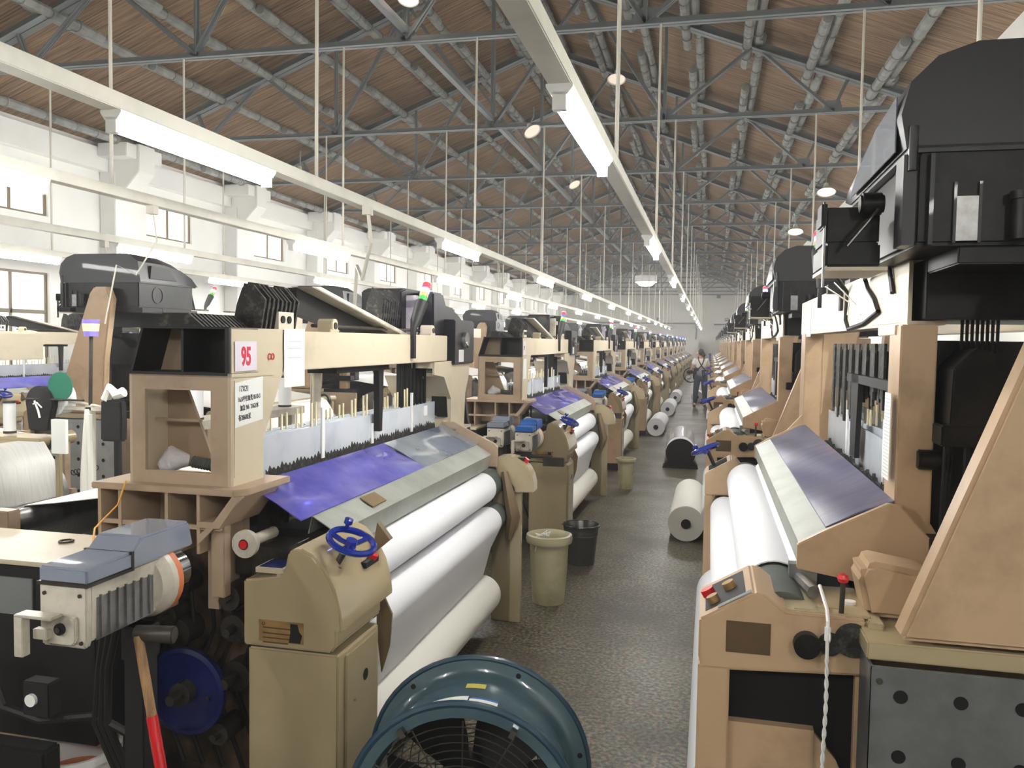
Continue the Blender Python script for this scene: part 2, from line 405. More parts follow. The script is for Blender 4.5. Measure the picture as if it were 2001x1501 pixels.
# ---------------------------------------------------------------- lamps on trays
TRX = [1.33,-.56,-2.46,-3.97,-5.95,-7.77]; TZ = 2.66
names = ['over the right loom row','over the aisle','over the near left loom row','over the backs of the left row','over the second left loom row','beside the left wall']
def make_lamp():
    l = empty('fluorescent_lamp', (0,0,0), None, None)
    MB().prism([(-.05,-.012),(-.03,-.04),(.03,-.04),(.05,-.012),(.05,0),(-.05,0)], 'y', 0, 1.27).obj('lamp_body', 'white', l)
    MB().cyl((0,.03,-.067),(0,1.24,-.067),.024,8).obj('tube', 'tube', l)
    MB().box(-.025,.025,.0,.03,-.095,-.03).box(-.025,.025,1.24,1.27,-.095,-.03).objs('end_cap', 'white', l)
    return l
lamp0 = make_lamp(); first = True
for j, tx in enumerate(TRX):
    tr = tag(MB().box(tx-.045,tx+.045,YB+.1,YF-.4,TZ,TZ+.07).obj('cable_tray', 'tray', bev=.004), 'pale square cable tray running '+names[j], 'cable tray', 'cable trays')
    y = 3.02-4.32; k = 0
    while y < YF-2:
        if j == 4 and y < 3 : y += 4.32; continue
        l = lamp0 if first else copy_tree(lamp0); first = False
        l.location = (tx, y, TZ)
        tag(l, ('lit fluorescent lamp %s, %s' % (names[j], 'behind the camera' if y < 1 else ORD[k]+' from the front')), 'lamp', 'fluorescent lamps')
        if y > 1: k += 1
        y += 4.32
rm = MB().cyl((0,0,0),(0,0,1),.012,8).mesh('hanging_rod'); rm.materials.append(M['rod'])
for i, ty in enumerate(tk):
    for j, tx in enumerate(TRX):
        o = bpy.data.objects.new('hanging_rod', rm); COL.objects.link(o)
        zt_ = ZC-.03; o.location = (tx, ty-.02, TZ+.07); o.scale = (1,1,zt_-TZ-.07)
        tag(o, 'pale rod from the %s truss to the tray %s' % (ORD[i], names[j]), 'rod', 'tray hanging rods')
# power drops (flexible conduits from trays down to looms)
def drop(x, y, x2, y2, z2, lab, rr=.014):
    tag(MB().tube([(x,y,TZ),(x+.02,y+.02,TZ-.25),(x+(x2-x)*.35,y+(y2-y)*.35,TZ-.5),(x+(x2-x)*.75,y+(y2-y)*.75,(TZ+z2)/2),(x2,y2,z2)], rr, 8).box(x-.03,x+.03,y-.03,y+.03,TZ-.06,TZ).obj('cable_conduit', 'rod'), lab, 'cable')
drop(-2.40,5.55,-2.75,6.1,1.9,'grey flexible conduit dropping from the tray behind the black lever pack')
drop(-3.97,5.3,-4.3,5.2,1.8,'pale cord dropping from the tray to the second loom row', .006)
drop(-5.95,7.2,-5.6,8.0,1.9,'pale cord dropping from the tray by the far left loom', .006)
# round reflector lamps on the trusses
def spot(x, y, z, on, lab, d=(0,-.35,-1)):
    o = empty('reflector_lamp', (x,y,z), lab, 'lamp', 'round reflector lamps')
    dv = Vector(d).normalized()
    m = MB(); m.lathe([(.025,-.12),(.035,-.08),(.06,-.05),(.11,0),(.115,.004),(.105,.0),(.055,-.045),(.0,-.05)], (0,0,0), dv, 18); m.obj('reflector', 'tray', o)
    MB().lathe([(.0,-.012),(.103,-.004)], (0,0,0), dv, 18).obj('lamp_face', 'lampw' if on else 'lampd', o)
    MB().tube([tuple(-dv*.1), (0,.05,.2), (0,.06,.32)], .01, 6).obj('bracket', 'grey', o)
spot(-3.15,8.3,5.25,True,'round reflector lamp at the top centre of the picture under the nearest trusses')
spot(-1.2,10.3,4.93,False,'round reflector lamp right of the near aisle lamp tray')
spot(-2.24,10.3,4.35,False,'small round reflector lamp just left of the near aisle lamp',(.5,-.3,-.8))
spot(-2.5,15.2,4.6,False,'small round reflector lamp left of the aisle tray, farther down',(.5,-.3,-.8))
spot(-5.3,10.0,3.85,True,'lit round reflector lamp above the tray over the left row')
spot(1.35,11.0,3.62,True,'lit round reflector lamp beyond the near right dobby head')
spot(1.2,13.2,3.42,True,'lit round reflector lamp lower right, above the second right loom')
p = empty('pendant_lamp', (-3.06,40,4.6), 'large glowing pendant lamp hanging before the far gable', 'lamp')
MB().lathe([(.05,.62),(.3,.55),(.52,.3),(.52,.0),(.5,.0),(.5,.28),(.28,.5),(.0,.5)], (0,0,0), (0,0,1), 20).obj('shade', 'white', p)
MB().lathe([(.0,-.2),(.3,-.15),(.46,.02),(.46,.22),(.2,.4),(.0,.42)], (0,0,0), (0,0,1), 20).obj('globe', 'pend', p)
MB().cyl((0,0,.6),(0,0,1.4),.015,6).obj('cord', 'grey', p)

# ================================================================ loom of the left rows
# local frame: x = 0 at the front (aisle side), negative to the back; y = 0 near end .. 2.85; z up
def torus_wheel(root, c, nrm, r, name='handwheel', mt='blue'):
    c = Vector(c); nv = Vector(nrm).normalized()
    u = nv.orthogonal().normalized(); w = nv.cross(u)
    m = MB().torus(c, nv, r, r*.15, 30, 8)
    for k in range(3):
        a = 2*PI*k/3+.4; d = u*math.cos(a)+w*math.sin(a)
        m.tube([c-nv*r*.16, c-nv*r*.12+d*r*.5, c+d*r*.97], r*.12, 6)
    m.cyl(c-nv*r*.35, c+nv*r*.08, r*.26, 12)
    o = m.obj(name, mt, root)
    k = c+w*r*.95+nv*r*.05
    MB().lathe([(0,0),(r*.09,0),(r*.09,r*.22),(r*.2,r*.3),(r*.2,r*.5),(0,r*.58)], k, nv, 10).obj('knob', mt, o)
    return o

def light_tower(root, base, lit=True, sc=1.):
    # black sleeve leaning on a bracket with four stacked lenses
    b = Vector(base); d = Vector((.05,.7,1.)).normalized()
    m = MB().box(b.x-.006,b.x+.012,b.y-.012,b.y+.018,b.z-.1,b.z+.02)
    m.tube([b, b+Vector((.0,.01,.06)), b+Vector((.0,.045,.1)), b+Vector((.0,.05,.1))+d*.12], [.013,.018,.03,.036], 12)
    t = m.obj('light_tower', 'blackm', root)
    p = b+Vector((0,.05,.1))+d*.12
    for i, (n, h) in enumerate((('lgreen',.036),('lorg',.03),('lblue' if lit else 'lblue0',.026),('lred',.036))):
        MB().cyl(p, p+d*(h-.002), .024, 14).obj('lens', n, t, label={'lgreen':'green lens','lorg':'amber lens','lblue':'glowing blue lens','lblue0':'unlit blue lens','lred':'red lens'}[n])
        p = p+d*h
    MB().cyl(p, p+d*.006, .022, 14).obj('cap', 'white', t)
    return t

def bearing(root, x, y, z, s=.04):
    m = MB().prism([(y-s,z),(y+s,z),(y+s,z+s*1.6),(y+s*.6,z+s*2.1),(y-s*.6,z+s*2.1),(y-s,z+s*1.6)], 'x', x-.04, x+.03)
    m.box(x-.04,x+.03,y-s*1.6,y+s*1.6,z,z+.012)
    o = m.obj('bearing_block', 'cream', root, bev=.003)
    MB().cyl((x+.028,y,z+s),(x+.034,y,z+s),s*.55,14).obj('bearing', 'dsteel', o)

def feeder(loc, lab, lid='clear', back=False, bluetop=False):
    # weft accumulator seen from behind: ivory housing, clear lid, ribbed side, orange ring and chromed drum
    o = empty('weft_feeder', loc, lab, 'weft feeder', 'weft feeders' if back else None)
    sc = 1.
    MB().prism([(-.062,-.08),(.062,-.08),(.068,-.06),(.068,.075),(-.068,.075),(-.068,-.03)], 'y', 0, .02).prism([(-.06,-.07),(.06,-.07),(.062,.075),(-.062,.075)], 'y', .02, .3).obj('housing', 'ivory', o, bev=.005)
    m = MB()
    for i in range(7): m.box(.06,.068,.05+.03*i,.054+.03*i,-.065,.04)
    m.box(.055,.063,.04,.25,-.07,.035).obj('rib', 'steel', o)
    MB().prism([(0,.075),(0,.115),(.16,.118),(.2,.15),(.4,.15),(.42,.075)], 'x', -.07, .07).obj('lid', 'blid' if bluetop else lid, o, bev=.006)
    MB().box(-.072,.072,-.003,.16,.07,.078).box(-.073,.073,.155,.163,.07,.12).obj('gasket', 'dsteel', o)
    MB().cyl((0,.29,-.0),(0,.31,-.0),.1,28).cyl((0,.26,0),(0,.29,0),.085,28,.1).obj('disc', 'ivory', o)
    MB().ring((0,.31,0),(0,1,0),.085,.1,.022,28).obj('orange_ring', 'orange', o)
    MB().cyl((0,.31,0),(0,.42,0),.062,20).obj('drum', 'chrome', o)
    p = MB().prism([(-.035,-.07),(.035,-.07),(.045,-.06),(.045,.0),(-.02,.005),(-.035,-.01)], 'y', -.012, 0).obj('end_plate', 'ivory', o, bev=.003)
    MB().cyl((.005,-.02,-.03),(.005,-.012,-.03),.014,14).obj('knob', 'blackm', p); MB().cyl((.005,-.024,-.03),(.005,-.02,-.03),.007,10).obj('screw', 'chrome', p)
    MB().box(-.085,-.06,-.06,-.035,-.09,.01).box(-.085,.02,-.06,-.02,.005,.012).box(-.06,-.02,-.03,-.01,-.055,-.03).obj('bracket', 'ivory', o, bev=.002)
    for a, b in ((.05,.05),(-.05,.05),(.053,-.065),(-.03,-.07)): m = MB().cyl((a,-.004,b),(a,0,b),.005,8).obj('bolt', 'dsteel', o)
    return o

def loom_left():
    t = empty('weaving_loom', (0,0,0), None, None)
    # control cabinet ------------------------------------------------
    c = MB().box(-.32,0,0,.33,.09,.705).obj('control_cabinet', 'olive', t, bev=.006)
    MB().box(-.31,-.01,.01,.32,0,.09).obj('plinth', 'blackm', c)
    d = MB().box(0,.008,.05,.31,.12,.69).obj('door', 'olive', c, bev=.003)
    MB().cyl((.006,.2,.57),(.0095,.2,.57),.02,16).obj('hole', 'hole', d); MB().cyl((.006,.11,.52),(.012,.11,.52),.005,8).obj('lock', 'brass', d)
    hood = [(-.33,.715),(-.33,.93),(-.2,.95),(-.185,.965),(-.17,1.03),(-.15,1.045),(-.115,1.04),(-.07,1.005),(-.03,.94),(-.008,.86),(0,.785),(0,.74),(-.02,.715)]
    h = MB().prism(hood, 'y', -.012, .35).obj('control_hood', 'olive', t, bev=.006)
    MB().prism([(-.13,1.05),(-.085,1.03),(-.04,.985),(-.005,.92),(.014,.85),(.02,.80),(.016,.782),(-.03,.782),(-.05,.87),(-.13,1.0)], 'y', -.016, .42).obj('curved_cover', 'olive', h, bev=.008)
    MB().box(-.31,-.21,.03,.14,.945,.962).obj('display_base', 'cream', h); MB().box(-.3,-.22,.04,.13,.962,.965).obj('display', 'navy', h)
    MB().cyl((-.26,.2,.935),(-.26,.2,.965),.02,14).obj('button', 'white', h); MB().cyl((-.2,.3,.96),(-.2,.3,.985),.028,16).obj('socket', 'blackm', h)
    MB().box(-.045,.0,.22,.33,.93,.95).obj('switch_plate', 'blackm', h); MB().cyl((-.01,.29,.95),(-.0,.29,.965),.016,12).obj('stop_button', 'red', h, label='red stop button')
    MB().box(-.075,-.045,.15,.2,1.0,1.014).obj('switch', 'blackm', h)
    for k in range(3): pass
    MB().box(-.092,-.075,.08,.11,1.018,1.0225).obj('indicator', 'led', h, label='violet lit indicator')
    n = MB().box(-.272,-.115,-.0145,-.0125,.735,.805).obj('name_plate', 'brass', h, label='faded brass maker plate')
    for k, (a, b_) in enumerate(((.012,.1),(.03,.12),(.045,.1),(.06,.09))): MB().box(-.258,-.258+b_,-.0152,-.0145,.795-a-.004,.795-a).obj('engraving', 'plateb', n)
    MB().torus((-.256,-.0148,.793),(0,1,0),.005,.001,14,5).obj('emblem', 'plateb', n); MB().add([(-.16,-.0153,.8),(-.135,-.0153,.8),(-.128,-.0153,.775),(-.118,-.0153,.765),(-.125,-.0153,.738),(-.165,-.0153,.738),(-.16,-.0153,.77)], [(0,1,2,3,4,5,6)]).obj('burn_mark', 'blackm', n)
    MB().cyl((-.06,.08,.95),(-.02,.1,1.03),.011,10).obj('wheel_shaft', 'dsteel', t)
    MB().cyl((-.068,.08,.955),(-.05,.088,.98),.026,16).obj('shaft_hole', 'hole', h)
    torus_wheel(t, (-.005,.11,1.05), (.35,-.12,.9), .076)
    # cloth cover -----------------------------------------------------
    MB().sheet([(-.145,.955),(-.125,1.04),(-.22,1.095),(-.235,1.03)], 'y', .25, 2.36, .004).obj('cloth_cover', 'galv', t)
    MB().prism([(-.146,1.057),(-.2,1.088),(-.2,1.092),(-.146,1.061)], 'y', .62, .76).obj('tape_patch', 'tape', t)
    def film(name, m, y0, y1, x0, z0, x1, z1, thick=.004):
        N = 24; K = 6; vs = []; fs = []
        rnd = random.Random(5)
        for i in range(N+1):
            for j in range(K+1):
                a = i/N; b = j/K
                zz = z0+(z1-z0)*b + .008*math.sin(a*9+b*2)*math.sin(b*PI)
                vs.append((x0+(x1-x0)*b, y0+(y1-y0)*a, zz))
        n0 = len(vs); vs += [(x,y,z-thick) for x,y,z in vs]
        for i in range(N):
            for j in range(K):
                q = i*(K+1)+j; fs += [(q,q+K+1,q+K+2,q+1),(n0+q,n0+q+1,n0+q+K+2,n0+q+K+1)]
        for i in range(N):
            q = i*(K+1); fs += [(q,n0+q,n0+q+K+1,q+K+1)]; q += K; fs += [(q,q+K+1,n0+q+K+1,n0+q)]
        for j in range(K):
            fs += [(j,j+1,n0+j+1,n0+j)]; q = N*(K+1)+j; fs += [(q,n0+q,n0+q+1,q+1)]
        return MB().add(vs, fs).obj(name, m, t)
    film('blue_film', 'film', .16, 1.42, -.215, 1.098, -.43, 1.205)
    film('grey_film', 'filmg', 1.42, 2.4, -.215, 1.098, -.43, 1.205)
    MB().prism([(-.45,1.225),(-.38,1.222),(-.12,1.1),(-.10,1.08),(-.10,.96),(-.2,.96),(-.45,1.05)], 'y', 2.4, 2.425).obj('end_plate', 'tan', t, bev=.002)
    # rollers and cloth -------------------------------------------------
    MB().cyl((-.16,.2,.85),(-.16,2.5,.85),.083,28).obj('breast_roller', 'rubber', t)
    MB().cyl((-.12,.2,.655),(-.12,2.5,.655),.078,28).obj('press_roller', 'rubber', t)
    MB().cyl((-.27,.22,.94),(-.27,2.5,.94),.04,20).obj('temple_bar', 'dsteel', t)
    def wrap(cx, cz, r, a0, a1, n=16): return [(cx+r*math.cos(a0+(a1-a0)*i/n), cz+r*math.sin(a0+(a1-a0)*i/n)) for i in range(n+1)]
    l1 = [(-.26,1.0)]+wrap(-.16,.85,.089,R(115),R(-60),14)+[(-.19,.72)]
    MB().sheet(l1, 'y', .22, 2.27, .003).obj('woven_cloth', 'cloth', t)
    l2 = [(-.19,.7)]+wrap(-.12,.655,.084,R(120),R(-20),14)+[(-.1,.5),(-.15,.31)]
    MB().sheet(l2, 'y', .22, 2.27, .003).obj('woven_cloth', 'cloth', t)
    cr = MB().cyl((-.15,.2,.215),(-.15,2.3,.215),.112,32).obj('cloth_roll', 'clothy', t, bev=.006)
    MB().cyl((-.15,.1,.215),(-.15,2.46,.215),.042,16).obj('roll_core', 'dsteel', cr)
    MB().prism([(-.02,1.06),(.03,1.0),(-.04,.94)], 'y', .36, .39).obj('tape_flag', 'tape', t); 
    MB().prism([(.0,.78),(.03,.72),(.02,.6),(-.01,.5),(-.03,.66),(-.03,.78)], 'y', .385, .395).obj('cloth_scrap', 'tape', t, label='brown oily rag strip')
    # far front leg -------------------------------------------------------
    e = MB().box(-.14,.04,2.46,2.5,0,.8).box(-.14,-.02,2.46,2.62,0,.7).obj('end_frame', 'olive', t, bev=.004)
    arc = [R(-8),R(8),R(24),R(40),R(56),R(72),R(88),R(104),R(120)]
    cap = [(-.05+.17*math.cos(a),.835+.19*math.sin(a)) for a in arc]+[(-.06+.06*math.cos(a),.81+.06*math.sin(a)) for a in arc[::-1]]
    q = MB().prism(cap, 'y', 2.44, 2.56).obj('end_cover', 'olive', t, bev=.006)
    MB().box(.0,.05,2.47,2.53,.99,1.012).obj('switch_plate', 'blackm', q); MB().cyl((.05,2.5,.985),(.065,2.5,1.005),.016,12).obj('stop_button', 'red', q, label='red stop button')
    MB().tube([(-.06,2.43,.93),(-.03,2.42,.8),(-.0,2.42,.66),(-.03,2.43,.52)], [.02,.035,.045,.015], 8).obj('oil_guard', 'tape', t)
    # lower machine body ---------------------------------------------------
    f = MB().box(-1.05,-.36,.18,.24,.0,1.02).box(-1.05,-.36,2.5,2.56,.0,1.02).objs('side_frame', 'grimy', t, bev=.004)
    MB().box(-.42,-.3,.24,2.5,.03,.95).obj('machine_bed', 'blackm', t)
    MB().box(-1.0,-.5,.2,2.5,.25,.95).obj('machine_body', 'blackm', t)
    MB().box(-.5,-.18,.2,.3,.97,1.0).box(-.45,-.2,.14,.205,.9,1.0).obj('front_rail', 'dsteel', t)
    m = MB()
    rnd = random.Random(11)
    for k in range(16):
        x = -.38-.6*rnd.random(); z = .35+.6*rnd.random(); r = .02+.035*rnd.random()
        m.cyl((x,.06+.06*rnd.random(),z),(x,.2,z),r,14); m.cyl((x,.03,z),(x,.2,z),r*.35,8)
    m.objs('gear', 'dsteel', t, 2)
    m = MB()
    for k in range(7):
        x = -.4-.08*k; m.tube([(x,.15,.95-.03*k),(x+.03,.13,.7),(x-.06,.14,.5),(x+.05,.15,.2)], .008, 6)
    m.objs('hose', 'blackm', t)
    MB().lathe([(.018,0),(.04,.0),(.046,.012),(.046,.03),(.018,.035)], (-.34,.04,1.04), (0,-1,0), 20).cyl((-.34,.04,1.04),(-.34,.2,1.04),.02,10).obj('selvage_wheel', 'ivory', t)
    MB().cyl((-.34,.002,1.04),(-.34,.01,1.04),.014,12).obj('hub', 'red', t)
    dsk = MB().lathe([(0,0),(.145,0),(.15,.012),(.15,.03),(.135,.035),(.135,.02),(.0,.02)], (-.58,.06,.51), (0,-1,0), 36).obj('drive_disc', 'dblue', t)
    MB().cyl((-.58,.06,.51),(-.58,.0,.51),.04,16).cyl((-.58,.06,.51),(-.58,-.05,.51),.018,12).obj('hub', 'dsteel', dsk)
    m = MB()
    for k in range(14): m.box(-.44,-.42,.26+.012*k,.262+.012*k,1.0,1.18)
    m.box(-.4,-.39,.38,.4,1.0,1.2).obj('reed', 'dsteel', t)
    MB().box(-.45,-.2,.3,2.38,1.0,1.03).obj('race_board', 'blackm', t)
    # ledge with ribbed bracket ----------------------------------------------
    b = MB().prism([(-.9,-.02),(-.36,-.02),(-.33,.02),(-.33,.3),(-.9,.3)], 'z', 1.2, 1.222).obj('ledge', 'tan', t, bev=.003)
    m = MB().box(-.89,-.42,.0,.012,1.08,1.095)
    for x in (-.88,-.8,-.62,-.5): m.box(x-.006,x+.006,-.005,.25,.98 if x < -.6 else 1.0,1.2)
    m.prism([(-.34,1.2),(-.5,1.06),(-.5,1.03),(-.36,1.17),(-.33,1.2)], 'y', -.01, .0).prism([(-.5,1.09),(-.42,1.09),(-.34,1.2),(-.37,1.2),(-.44,1.11),(-.5,1.11)], 'y', -.012, .24)
    m.box(-.88,-.44,.2,.21,.9,1.2).box(-.5,-.46,.05,.2,.8,1.08)
    m.obj('bracket', 'tan', b)
    MB().box(-.66,-.62,.01,.06,.8,1.1).box(-.47,-.42,.02,.06,.85,1.1).objs('bracket_leg', 'tan', b, bev=.003)
    # near tower ------------------------------------------------------------------
    def hplate(mb, y0, y1, x0, x1, z0, z1, hx0, hx1, hz0, hz1):
        mb.box(x0,hx0,y0,y1,z0,z1).box(hx1,x1,y0,y1,z0,z1).box(hx0,hx1,y0,y1,z0,hz0).box(hx0,hx1,y0,y1,hz1,z1)
    m = MB(); hplate(m, .03, .045, -.785, -.40, 1.222, 1.59, -.725, -.475, 1.265, 1.54)
    m.prism([(-.785,1.59),(-.40,1.59),(-.405,1.75),(-.735,1.75)], 'y', .18, .195)
    tw = m.obj('tower', 'tan', t)
    m = MB().prism([(.03,1.222),(.235,1.222),(.235,1.36),(.37,1.59),(.37,1.75),(.03,1.75),(.03,1.6)], 'x', -.412, -.40)
    m.box(-.402,-.396,.03,.3,1.585,1.597).prism([(.05,1.25),(.215,1.25),(.215,1.37),(.335,1.575),(.05,1.575)], 'x', -.4, -.398)
    m.prism([(.03,1.222),(.235,1.222),(.235,1.36),(.3,1.59),(.03,1.59)], 'x', -.785, -.775)
    q = MB(); q.add(*m.g[0]); q.add(*m.g[1]); q.add(*m.g[2]); q.obj('front_plate', 'cream', tw); MB().add(*m.g[3]).obj('back_plate', 'cream', tw)
    m = MB().box(-.74,-.40,.03,.2,1.745,1.752).prism([(-.786,1.59),(-.776,1.59),(-.728,1.75),(-.738,1.75)], 'y', .03, .2)
    m.prism([(-.785,1.585),(-.4,1.585),(-.4,1.6),(-.785,1.6)], 'y', .03, .2).box(-.415,-.4,.02,.035,1.6,1.75)
    m.obj('top_tray', 'blackm', tw)
    MB().box(-.6,-.59,.05,.175,1.6,1.745).obj('divider', 'blackm', tw); MB().box(-.59,-.415,.165,.178,1.6,1.745).obj('smoked_panel', 'black', tw)
    MB().prism([(-.775,1.54),(-.7,1.54),(-.58,1.25),(-.775,1.25)], 'y', .22, .235).box(-.775,-.6,.15,.17,1.42,1.43).obj('inner_brace', 'tan', tw)
    fs = MB().tube([(-.7,.1,1.27),(-.66,.09,1.3),(-.62,.12,1.29)], [.03,.045,.02], 10).obj('wrapped_end', 'foam', tw, label='crumpled plastic wrap'); fs.scale = (1,1,1)
    MB().tube([(-.6+.17*i/30,.12,1.285-.02*i/30) for i in range(31)], [.018 if i % 2 else .022 for i in range(31)], 10).obj('corrugated_hose', 'rubber', tw)
    MB().box(-.5,-.402,.3,2.34,1.595,1.745).box(-.78,-.72,.2,2.6,1.6,1.7).objs('crossbeam', 'cream', t, bev=.003)
    # far tower
    m = MB().prism([(2.1,1.59),(2.8,1.59),(2.8,1.5),(2.72,1.38),(2.7,1.18),(2.42,1.18),(2.42,1.36),(2.28,1.5),(2.1,1.52)], 'x', -.412, -.40)
    m.box(-.8,-.36,2.4,2.72,1.165,1.18).box(-.79,-.4,2.1,2.78,1.555,1.592)
    m.prism([(2.42,1.18),(2.46,1.18),(2.46,1.36),(2.32,1.5),(2.28,1.5),(2.42,1.36)], 'x', -.78, -.41).prism([(2.67,1.18),(2.7,1.18),(2.72,1.38),(2.8,1.5),(2.77,1.5),(2.69,1.38)], 'x', -.78, -.41)
    tf = m.obj('tower', 'cream', t)
    MB().prism([(-.42,1.25),(-.43,1.42),(-.5,1.43),(-.52,1.4),(-.52,1.27),(-.48,1.25)], 'y', 2.405, 2.425).obj('dark_opening', 'hole', tf)
    MB().box(-.5,-.44,2.74,2.8,.95,1.5).prism([(-.44,1.5),(-.38,1.1),(-.36,1.02),(-.5,1.02),(-.5,1.5)], 'y', 2.76, 2.8).objs('far_guard', 'dobby', t)
    # dobby head -------------------------------------------------------------------
    m = MB().prism([(1.98,1.745),(1.98,1.99),(2.06,2.01),(2.6,2.01),(2.72,1.93),(2.95,1.87),(2.95,1.745)], 'x', -.8, -.56)
    dh = m.obj('dobby_head', 'black', t, bev=.008)
    MB().prism([(2.22,1.745),(2.22,2.0),(2.4,2.0),(2.46,1.93),(2.62,1.92),(2.84,1.84),(2.84,1.745)], 'x', -.56, -.45).obj('dobby_cover', 'dobby', dh, bev=.01)
    MB().box(-.6,-.38,2.42,2.84,1.57,1.845).obj('control_unit', 'dobby', dh, bev=.008)
    MB().cyl((-.38,2.62,1.72),(-.36,2.62,1.72),.05,20).obj('hand_crank', 'steel', dh); MB().cyl((-.36,2.6,1.71),(-.3,2.42,1.68),.007,8).obj('crank_rod', 'chrome', dh)
    MB().box(-.379,-.377,2.5,2.6,1.585,1.66).obj('label', 'white', dh)
    for k in range(3): MB().cyl((-.45,2.34+.0*k,1.78),(-.44,2.34,1.78),.01,8) if False else None
    # lever packs ---------------------------------------------------------------------
    def pack(y0, n, x0, x1, z0, z1, rag, name):
        m = MB(); rnd = random.Random(int(y0*100))
        for k in range(n):
            y = y0+.032*k; zz = z1-rag*rnd.random()
            m.prism([(x0,z0),(x0+.02,zz-.08),(x0+.05,zz),(x1-.05,zz-.005),(x1,zz-.06),(x1-.02,z0)], 'y', y, y+.012)
            m.cyl((x1-.04,y+.012,z0+.1),(x1-.04,y+.03,z0+.1),.03,10)
        m.box(x0+.03,x1-.05,y0,y0+.032*n,z0,z0+.06)
        return m.obj(name, 'lint', t)
    pk = pack(.42, 9, -.64, -.5, 1.745, 1.93, .012, 'lever_pack')
    MB().box(-.56,-.5,.52,.64,1.75,1.82).obj('casting', 'ivory', pk); MB().cyl((-.5,.55,1.79),(-.495,.55,1.79),.015,12).cyl((-.5,.6,1.79),(-.495,.6,1.79),.015,12).obj('bore', 'hole', pk)
    m = MB()
    for k in range(12): m.prism([(-.75,1.745),(-.72,1.8),(-.62,1.80),(-.55,1.745)], 'y', .12+.025*k, .13+.025*k)
    m.obj('small_lever', 'lint', pk)
    pack(1.64, 9, -.64, -.53, 1.745, 1.99, .02, 'lever_pack')
    MB().prism([(.72,1.93),(.8,1.935),(1.86,1.745),(1.74,1.745)], 'x', -.56, -.46).obj('slanted_arm', 'ivory', t, bev=.003)
    MB().prism([(.72,1.925),(.72,1.82),(1.2,1.745),(1.74,1.745)], 'x', -.57, -.53).obj('arm_guard', 'blackm', t)
    MB().box(-.6,-.5,2.06,2.1,1.75,1.97).box(-.6,-.5,2.06,2.26,1.9,1.94).obj('lever_post', 'ivory', t)
    bearing(t, -.44, .83, 1.745, .027); bearing(t, -.44, 2.1, 1.745, .027)
    MB().cyl((-.5,.8,1.772),(-.5,2.2,1.772),.008,10).obj('rocker_shaft', 'dsteel', t)
    light_tower(t, (-.392,1.72,1.72))
    # heald frames -----------------------------------------------------------------------
    HF = [('heald_frame',)]
    for k in range(5):
        x = -.5-.028*k; y0 = .4+.004*k; m = MB()
        segs = [(y0,.88),(.9,1.42),(1.44,1.98),(2.0,2.41)]
        for a, b_ in segs: m.box(x-.006, x, a, b_, 1.215, 1.345+.0*k)
        m.box(x-.008,x+.001,y0,2.42,1.2,1.215)
        fr = m.obj('heald_frame', 'heald', t)
        m = MB()
        for a, b_ in segs[:3]:
            for j in range(2):
                y = b_-.035-.04*j-.075*k
                if y > a+.02: m.box(x-.006,x,y-.011,y,1.345,1.372+.018*(4-k)+.004*(1-j))
        m.objs('slat', 'comb', fr)
        m = MB()
        if k == 0:
            for y in (.89,1.43,1.99): m.box(x,x+.008,y-.012,y+.015,1.2,1.42 if y != 1.43 else 1.3)
            m.box(x,x+.004,2.2,2.26,1.27,1.33).objs('divider_bar', 'white', fr)
    m = MB(); rnd = random.Random(2); hs = []
    for k in range(64):
        y = .42+.0312*k; h = .012+.022*abs(math.sin(k*.55))*rnd.random()+.006
        hs.append((y, 1.2+h)); hs.append((y+.016, 1.198+h*.5))
    m.prism([(.42,1.17)]+hs+[(2.42,1.17)], 'x', -.62, -.498)
    m.obj('heald_fringe', 'lint', t, label='black linty heald tips')
    MB().prism([(1.4,1.59),(1.5,1.59),(1.49,1.56),(1.475,1.26),(1.44,1.26),(1.43,1.55)], 'x', -.49, -.46).box(-.6,-.46,.95,1.56,1.565,1.59).obj('centre_post', 'blackm', t)
    MB().cyl((-.58,1.0,1.36),(-.58,1.0,1.59),.02,10).cyl((-.62,1.05,1.36),(-.62,1.05,1.59),.016,10).objs('lift_rod', 'ivory', t)
    m = MB()
    for k in range(20): m.cyl((-.52-.02*(k % 3),1.9+.021*k,1.34),(-.52-.02*(k % 3),1.9+.021*k,1.6),.009,6)
    m.objs('harness_rod', 'black', t)
    # warp side ------------------------------------------------------------------------------
    MB().sheet([(-.64,1.17),(-1.35,1.06),(-1.5,1.04),(-1.56,.98),(-1.62,.8),(-1.5,.7)], 'y', .32, 2.36, .003).obj('warp_sheet', 'warp', t)
    MB().cyl((-1.48,.2,.99),(-1.48,2.55,.99),.045,18).obj('back_roller', 'steel', t)
    wb_ = MB().cyl((-1.6,.3,.52),(-1.6,2.4,.52),.3,36).obj('warp_beam', 'warp', t)
    MB().cyl((-1.6,.22,.52),(-1.6,.26,.52),.38,36).cyl((-1.6,2.44,.52),(-1.6,2.48,.52),.38,36).cyl((-1.6,.1,.52),(-1.6,2.6,.52),.06,14).obj('beam_flange', 'steel', wb_)
    MB().box(-1.75,-1.05,.18,.22,0,.6).box(-1.55,-1.42,.16,.22,.6,1.05).box(-1.75,-1.05,2.5,2.54,0,.6).box(-1.55,-1.42,2.5,2.54,.6,1.05).objs('rear_frame', 'tan', t, 2, bev=.004)
    bx = MB().box(-1.4,-.72,-.22,.1,.42,.985).obj('electric_box', 'blackm', t, bev=.004)
    MB().box(-1.42,-.72,-.24,.12,.985,1.0).obj('lid', 'cream', bx, bev=.003); MB().torus((-1.02,.0,1.005),(0,0,1),.022,.004,16,6).obj('lid_ring', 'dsteel', bx)
    MB().box(-1.1,-.95,-.226,-.22,.82,.94).obj('meter', 'grey', bx); 
    return t
